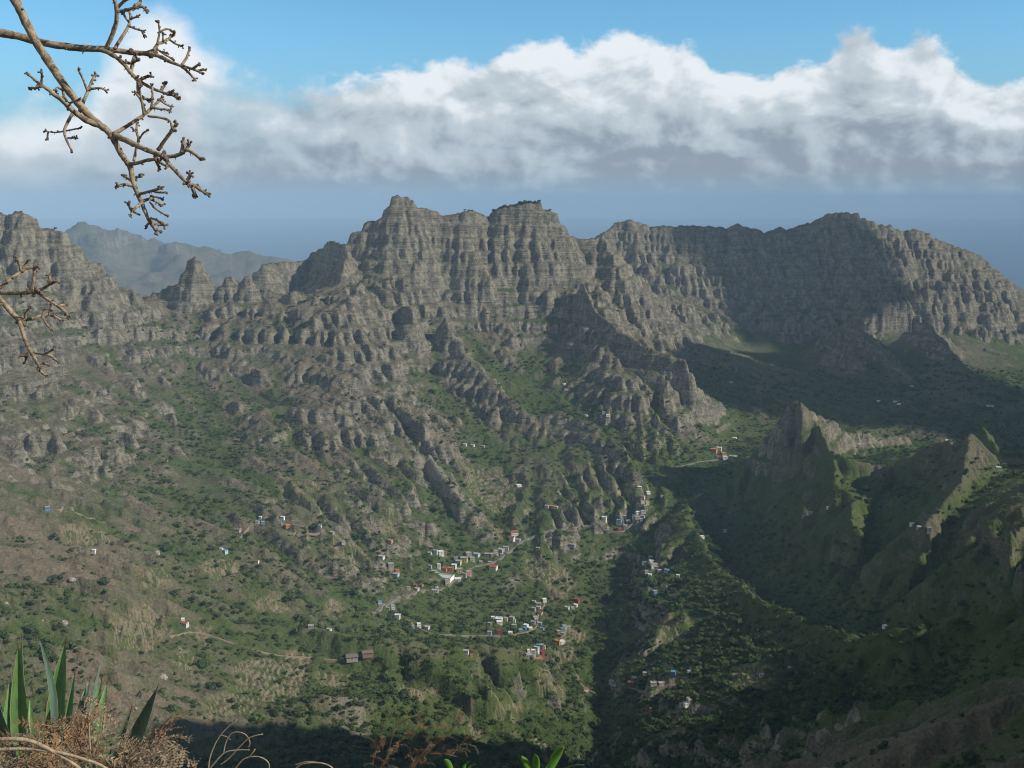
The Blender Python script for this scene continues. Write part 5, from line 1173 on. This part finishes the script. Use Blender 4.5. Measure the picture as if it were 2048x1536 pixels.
stalk('forked dead stalk entering below at the left edge', [(-25,576),(0,598),(12,612),(28,630),(40,640)], 7.0, 5.6, 0.0, [
 ([(38,638),(44,660),(52,684),(60,700),(70,718),(80,734)], 5.0, 3.4, [(80,734),(84,746),(94,752)], [(62,702),(50,710),(42,712)], [(54,708),(50,726)], [(66,704),(88,708),(104,700)], [(88,708),(102,712),(114,722)], [(78,726),(96,728)]),
 ([(38,636),(60,638),(82,632),(102,628)], 5.0, 3.0, [(50,636),(52,624),(59,616)], [(84,634),(88,620)], [(98,630),(112,634),(122,640)], [(84,632),(93,648),(103,660)], [(98,630),(101,613)]),
 ([(-20,584),(10,586),(40,586),(70,584)], 5.0, 4.2, [(70,584),(88,576),(100,568)], [(60,584),(67,560),(68,540)], [(100,568),(99,552)], [(100,568),(112,562)], [(74,584),(94,598),(116,612)], [(116,612),(128,610)], [(116,612),(128,622),(137,632)]),
 ([(-20,592),(5,572),(24,556),(42,542)], 3.6, 3.6, [(42,542),(38,526),(33,514)], [(42,542),(50,530),(56,521)], [(42,542),(58,536),(72,537)], [(68,536),(76,533)]),
], 500)

# ------------------------------------------------------------------ agave
def agave_mat(name, a, b):
    m, t, bs = new_mat(name, 0.42, 0.4)
    uvn = t.n('ShaderNodeAttribute', attribute_name='across').outputs['Fac']
    pos = t.n('ShaderNodeTexCoord').outputs['Object']
    mp = t.n('ShaderNodeMapping', i_Vector=pos); mp.inputs['Scale'].default_value = (60, 60, 4)
    c = t.mix(t.ramp(t.noise(mp.outputs[0], 1.0, 4, 0.6), 0.35, 0.65), a, b)
    c = t.mix(t.ramp(t.noise(pos, 90.0, 2, 0.5), 0.66, 0.72, 0, 0.6), c, (0.02, 0.02, 0.012))
    c = t.mix(t.ramp(uvn, 0.90, 0.97), c, (0.30, 0.27, 0.12))
    t.plug(bs.inputs['Base Color'], c); return m
M_AG = agave_mat('agave_leaf', (0.085, 0.185, 0.065), (0.14, 0.26, 0.09)); M_AG2 = agave_mat('agave_leaf_grey', (0.075, 0.135, 0.105), (0.11, 0.18, 0.13))
M_SPINE = simple_mat('agave_spine', (0.10, 0.022, 0.016), 0.5, 0.4)
YA = 5.2
ag = empty('agave', P3(90, 1580, YA)); tag(ag, 'green agave with upright pointed leaves in the lower left corner', 'agave')
ag0 = ag.location.copy()
def leaf(tip, base, wpx, lean=0.0, twist=0.0, mat=None, bow=0.0, wb=0.55):
    (u0, v0), (u1, v1) = base, tip; n = 16; K = 8
    B = Vector(P3(u0, v0, YA + 0.0)); T = Vector(P3(u1, v1, YA + lean)); ax = (T - B); Ln = ax.length; d = ax.normalized()
    side = d.cross(Vector((0, 1, 0))).normalized(); side = Matrix.Rotation(twist, 3, d) @ side; nrm = side.cross(d).normalized()
    if nrm.y > 0: nrm = -nrm
    me = bpy.data.meshes.new('leaf'); vs = []; ac = []; fs = []
    W = wpx * 1.08 * YA / F_PX / 2
    for i in range(n + 1):
        t = i / n
        wd = W * (wb + (1 - wb) * math.sin(min(t / 0.55, 1) * math.pi / 2)) * (1 if t < 0.55 else max(0.0, 1 - ((t - 0.55) / 0.45) ** 1.5)) + 0.0012
        c = B + ax * t + side * bow * math.sin(t * math.pi) * 0.06
        for j in range(K + 1):
            s = -1 + 2 * j / K
            ser = 1 + (0.035 if abs(s) == 1 and i % 2 else 0)
            vs.append(tuple(c + side * s * wd * ser - nrm * (-(abs(s) ** 1.6) * wd * 0.42 + 0.012 * (1 - t)))); ac.append(abs(s))
    for i in range(n + 1):   # back of the leaf gives it its thickness
        t = i / n
        for j in range(K + 1):
            p = Vector(vs[i * (K + 1) + j]); s = -1 + 2 * j / K
            vs.append(tuple(p - nrm * 0.012 * (1 - s * s) * (1 - 0.8 * t))); ac.append(abs(s))
    M_ = (n + 1) * (K + 1)
    for i in range(n):
        for j in range(K):
            a = i * (K + 1) + j
            fs.append((a, a + 1, a + K + 2, a + K + 1)); fs.append((M_ + a, M_ + a + K + 1, M_ + a + K + 2, M_ + a + 1))
    me.from_pydata([tuple(Vector(q) - ag0) for q in vs], [], fs); at_ = me.attributes.new('across', 'FLOAT', 'POINT'); at_.data.foreach_set('value', ac)
    me.polygons.foreach_set('use_smooth', [True] * len(me.polygons)); me.materials.append(mat or M_AG); me.update()
    o = put('leaf', me, ag)
    sm = MB(); q = T - ag0; sm.tube([tuple(q - d * 0.012), tuple(q + d * 0.008), tuple(q + d * 0.024)], [0.0030, 0.0020, 0.0005], 5)
    put('spine', sm.mesh('spine', M_SPINE), o)
leaf((36,1294),(42,1580),31,-0.10,0.15); leaf((43,1276),(50,1580),25,0.25,-0.6,wb=0.7)
leaf((20,1357),(2,1590),22,0.2,0.9); leaf((-6,1400),(48,1590),30,-0.3,-0.3,M_AG2); leaf((16,1372),(30,1590),16,0.3,-0.8)
leaf((78,1276),(94,1580),15,-0.05,0.9,M_AG2,bow=-1); leaf((131,1282),(96,1580),40,0.15,-0.25); leaf((120,1370),(80,1590),24,0.3,0.4)
leaf((206,1307),(206,1580),12,0.1,1.2,M_AG2,bow=1.5); leaf((214,1365),(170,1590),24,0.25,0.2); leaf((179,1360),(120,1590),26,0.35,0.1,M_AG2)
leaf((204,1357),(150,1590),24,0.3,-0.2); leaf((315,1375),(222,1590),27,-0.2,-0.1,M_AG2); leaf((361,1450),(285,1600),14,-0.4,-0.1,M_AG2)
leaf((262,1420),(196,1590),18,-0.1,0.3,M_AG2); leaf((150,1345),(118,1590),20,0.3,-0.4); leaf((60,1395),(66,1590),18,0.2,0.5)
leaf((-40,1330),(10,1590),30,0.1,0.3)

# ------------------------------------------------------------------ dead bracken
def fern_mat(name, a, b):
    m, t, bs = new_mat(name, 0.85, 0.15); pos = t.n('ShaderNodeTexCoord').outputs['Object']; oi = t.n('ShaderNodeObjectInfo').outputs['Random']
    c = t.mix(oi, a, b); c = t.mix(t.ramp(t.noise(pos, 18.0, 4, 0.6), 0.4, 0.65, 0, 0.7), c, (0.09, 0.05, 0.03)); t.plug(bs.inputs['Base Color'], c); return m
M_FERN = fern_mat('dead_fern_brown', (0.29, 0.165, 0.080), (0.16, 0.10, 0.06)); M_FERN2 = fern_mat('dead_fern_grey', (0.33, 0.27, 0.18), (0.22, 0.17, 0.11)); M_TWIG = wood_mat('dry_twig', (0.30, 0.23, 0.15), (0.42, 0.33, 0.22), (0.18, 0.13, 0.08))
def frond_mesh(seed, mat, ln=0.42, curl=1.0, pin=11):
    rr = random.Random(seed); m = MB()
    P_ = []; d = Vector((1, 0, 0.35)).normalized(); p = Vector((0, 0, 0)); bend = rr.uniform(0.5, 1.3) * curl; n = 18
    for i in range(n + 1):
        P_.append(p.copy()); t = i / n
        d = (Matrix.Rotation(bend * (0.05 + 0.16 * t * t), 3, 'Y') @ d); d = (Matrix.Rotation(rr.gauss(0, 0.03), 3, 'Z') @ d); p = p + d * ln / n
    m.tube([tuple(q) for q in P_], [0.0028 * (1 - 0.75 * i / n) for i in range(n + 1)], 5)
    for i in range(2, n):
        t = i / n; L_ = ln * 0.30 * math.sin(min(1, (t - 0.02) / 0.3) * math.pi / 2) * (1 - t) ** 0.7 + 0.01
        dd = (P_[min(i + 1, n)] - P_[i - 1]).normalized()
        for sd in (-1, 1):
            if rr.random() < 0.1: continue
            a = dd.cross(Vector((0, 0, 1))).normalized() * sd; q = P_[i].copy(); v = (a * 0.9 + dd * 0.45 + Vector((0, 0, rr.uniform(-.3, .2)))).normalized()
            k = 7; ax2 = dd.cross(v).normalized(); cu = rr.uniform(-0.35, 0.1) * curl; pts = [q.copy()]
            for j in range(k):
                v = Matrix.Rotation(cu * (0.3 + j / k), 3, dd) @ v; q = q + v * L_ / k; pts.append(q.copy())
                w_ = L_ * 0.115 * (1 - j / k) + 0.0016; nn = v.cross(dd).normalized()
                for s2 in (-1, 1):   # curled pinnules
                    e1 = q + dd * s2 * w_ + nn * w_ * rr.uniform(-0.7, 0.7); e2 = q + dd * s2 * w_ * 0.7 + v * w_ * 0.7 + nn * w_ * rr.uniform(-0.8, 0.8)
                    nI = len(m.v); m.v += [tuple(q - v * w_ * 0.35), tuple(q + v * w_ * 0.45), tuple(e2), tuple(e1)]; m.f.append((nI, nI + 1, nI + 2, nI + 3))
            m.tube([tuple(z) for z in pts[::3]], [0.0012, 0.0009, 0.0006][:len(pts[::3])], 3, cap=False)
    return m.mesh('frond', mat)
FR = [frond_mesh(1, M_FERN), frond_mesh(2, M_FERN2, 0.46, 1.2), frond_mesh(3, M_FERN, 0.36, 1.8), frond_mesh(4, M_FERN2, 0.40, 1.6), frond_mesh(5, M_FERN, 0.5, 0.7), frond_mesh(6, M_FERN, 0.3, 2.4)]
def fern_clump(label, u0, u1, vtop, vbot, Y0, Y1, n, seed, sc=1.0, up=0.0):
    rr = random.Random(seed); c0 = Vector(P3((u0 + u1) / 2, 1560, (Y0 + Y1) / 2)); c0.z = min(c0.z, -0.5)
    e = empty('dead_fern', c0); tag(e, label, 'dead fern', 'dead ferns on the ledge')
    for i in range(n):
        u = rr.uniform(u0, u1); f = rr.random() ** 0.8; v = vtop(u) + (vbot - vtop(u)) * f; Y = Y0 + (Y1 - Y0) * (1 - f) * rr.uniform(0.7, 1.0)
        o = put('frond', FR[rr.choice([0, 1, 1, 3, 3, 4, 5])], e); o.location = Vector(P3(u, v, Y)) - c0
        s_ = sc * rr.uniform(0.6, 1.1); o.scale = (s_, s_, s_); o.rotation_euler = (rr.gauss(0, 0.6), rr.uniform(-0.9, 0.5) - up, rr.uniform(0, 6.28))
    return e, c0
vt = lambda u: 1504 - 36 * math.exp(-((u - 150) / 80) ** 2) + 12 * math.sin(u / 17.0) + 0.22 * max(0, u - 180)
for lab, u0, u1, n_, sd in (('brown dead fern under the leftmost agave leaves', -30, 70, 24, 1), ('tangled dead fern in front of the agave centre', 60, 150, 28, 2), ('grey curled dead fern right of the agave centre', 140, 230, 30, 3), ('rust coloured dead fern at the right end of the tangle', 215, 305, 22, 4)):
    e, c0 = fern_clump(lab, u0, u1, vt, 1580, 3.1, 4.4, n_, sd, 0.78)
e, c0 = fern_clump('dead fern frond tips standing before the agave', 150, 250, lambda u: 1395 + 0.15 * (u - 150), 1450, 3.9, 4.3, 7, 5, 0.26)
def dry_stem(label, paths, Y, group=None, mat=None, name='dry_stem'):
    p0 = P3(*paths[0][0][0], Y); e = empty(name, p0); tag(e, label, 'dry stem', group)
    for pth, ra, rb in paths:
        sp_ = spline([P3(u, v, Y) for u, v in pth], 5); m = MB(); L_ = len(sp_); px = Y / F_PX
        m.tube([tuple(Vector(q) - Vector(p0)) for q in sp_], [(ra + (rb - ra) * i / (L_ - 1)) * px for i in range(L_)], 7, 0.08, 3)
        put('stem' if pth is paths[0][0] else 'side_stem', m.mesh('stem', mat or M_TWIG, True), e)
dry_stem('pale forked twig rising through the dead ferns', [([(120,1470),(140,1445),(165,1418),(190,1400),(204,1384)], 1.8, 1.0), ([(168,1416),(172,1398),(181,1385)], 1.2, 0.7), ([(130,1455),(100,1452),(80,1448)], 1.3, 0.8)], 3.6)
dry_stem('whitish bent twig right of the forked twig', [([(180,1560),(180,1500),(178,1450),(182,1442),(200,1430),(219,1420)], 1.9, 1.2)], 3.5)
dry_stem('thick blurred tan stem arching across the lower left corner', [([(-30,1482),(20,1478),(60,1482),(100,1500),(150,1530),(190,1570)], 5.0, 3.5), ([(-30,1502),(30,1498),(80,1500),(130,1508),(200,1530),(240,1560)], 4.0, 3.0)], 1.7)
dry_stem('curled golden dry stems above the shadow at the bottom edge', [([(417,1560),(418,1525),(425,1500),(436,1478),(450,1460),(474,1439)], 1.6, 0.9), ([(447,1506),(452,1485),(462,1468),(476,1464),(492,1470),(500,1485),(497,1494)], 1.2, 0.8),
   ([(414,1545),(430,1525),(450,1505),(475,1500),(499,1500)], 2.0, 1.0), ([(440,1530),(460,1515),(478,1495),(500,1475),(526,1468)], 1.5, 0.9), ([(465,1545),(485,1520),(505,1513),(525,1516),(538,1528),(536,1550)], 1.5, 1.0), ([(438,1470),(452,1473),(462,1480)], 0.9, 0.6), ([(498,1514),(506,1505),(510,1498)], 1.2, 1.5)], 3.0, 'curled stems at the bottom edge')
dry_stem('low arched dry stem right of the curled golden stems', [([(575,1560),(600,1530),(640,1526),(665,1536),(680,1560)], 1.8, 1.2), ([(590,1530),(615,1523),(645,1526)], 1.1, 0.7)], 3.0, 'curled stems at the bottom edge')
# standing dead fern in the middle of the bottom edge
e = empty('dead_fern', P3(770, 1570, 3.1)); tag(e, 'spiky rust brown dead fern standing at the bottom edge', 'dead fern', 'dead ferns on the ledge'); c0 = Vector(e.location)
m = MB()
for pth in ([(755,1560),(775,1510),(783,1480),(790,1455),(815,1438),(838,1431)], [(800,1560),(840,1520),(870,1490),(900,1462),(912,1448)], [(820,1545),(850,1500),(880,1475),(890,1468)], [(745,1530),(750,1505),(760,1492),(770,1488)], [(860,1508),(890,1508),(915,1514)], [(820,1480),(840,1455),(850,1440)], [(905,1510),(920,1490),(935,1475)]):
    sp_ = spline([P3(u, v, 3.1) for u, v in pth], 5); m.tube([tuple(Vector(q) - c0) for q in sp_], [1.3 * 3.1 / F_PX] * len(sp_), 5, 0.1)
put('stem', m.mesh('stem', M_FERN), e)
rr = random.Random(77)
for (ua, va, ub, vb, n_) in ((775,1510,838,1435,10), (800,1560,912,1448,14), (820,1545,890,1470,8), (745,1530,770,1490,4), (740,1540,800,1530,6), (860,1508,915,1514,4), (905,1505,935,1475,3)):
    for k_ in range(n_):
        t = rr.random(); o = put('frond', FR[rr.choice([0, 2, 4, 5, 3])], e); o.location = Vector(P3(ua + (ub - ua) * t, va + (vb - va) * t, 3.1 + rr.uniform(-.1, .1))) - c0
        s_ = rr.uniform(0.10, 0.2); o.scale = (s_, s_, s_); o.rotation_euler = (rr.gauss(0, .7), rr.uniform(-1.2, 0.2), rr.uniform(0, 6.28))
# fresh leaves poking up at the bottom edge
M_FRESH, t_, b_ = new_mat('fresh_leaf', 0.35, 0.5); b_.inputs['Base Color'].default_value = (0.10, 0.23, 0.035, 1)
def shoot(label, blades, Y, base):
    e = empty('leafy_shoot', P3(*base, Y)); tag(e, label, 'green shoot', 'green shoots at the bottom edge'); c0 = Vector(e.location)
    m = MB(); m.tube([(0, 0, -0.05), (0, 0, 0.02)], [0.003, 0.002], 6); put('stem', m.mesh('stem', M_FRESH), e)
    for (b0, tp, wp, tw) in blades:
        B = Vector(P3(*b0, Y)); T = Vector(P3(*tp, Y - 0.03)); d = (T - B).normalized(); sd = Matrix.Rotation(tw, 3, d) @ d.cross(Vector((0, 1, 0))).normalized(); nr = sd.cross(d)
        m = MB(); n = 9; W = wp * Y / F_PX / 2
        for i in range(n + 1):
            t = i / n; w_ = W * math.sin(math.pi * min(1, t * 0.96 + 0.03)) ** 0.7 if 0 < t < 1 else 0.0006
            c = B.lerp(T, t) - c0
            for s in (-1, -.5, 0, .5, 1): m.v.append(tuple(c + sd * s * w_ + nr * (abs(s) * w_ * 0.3 + 0.01 * math.sin(t * 3.1))))
        for i in range(n):
            for j in range(4): a = i * 5 + j; m.f.append((a, a + 1, a + 6, a + 5))
        o = put('leaf', m.mesh('leaf', M_FRESH, True), e); sf = o.modifiers.new('thickness', 'SOLIDIFY'); sf.thickness = 0.0008
shoot('glossy green shoot of three leaves at the bottom edge', [((1072,1560),(1043,1512),16,0.3), ((1070,1560),(1071,1509),17,-0.2), ((1098,1550),(1127,1493),22,0.2), ((1110,1556),(1168,1530),14,0.9), ((1100,1556),(1098,1528),8,0.9)], 2.6, (1085,1570))
shoot('single small green leaf tip left of the glossy shoot', [((908,1548),(889,1519),13,0.2)], 2.6, (908,1570))
shoot('dark green leaf pair just right of the small leaf tip', [((930,1552),(938,1524),10,0.8), ((932,1552),(950,1530),7,0.5)], 2.6, (932,1570))
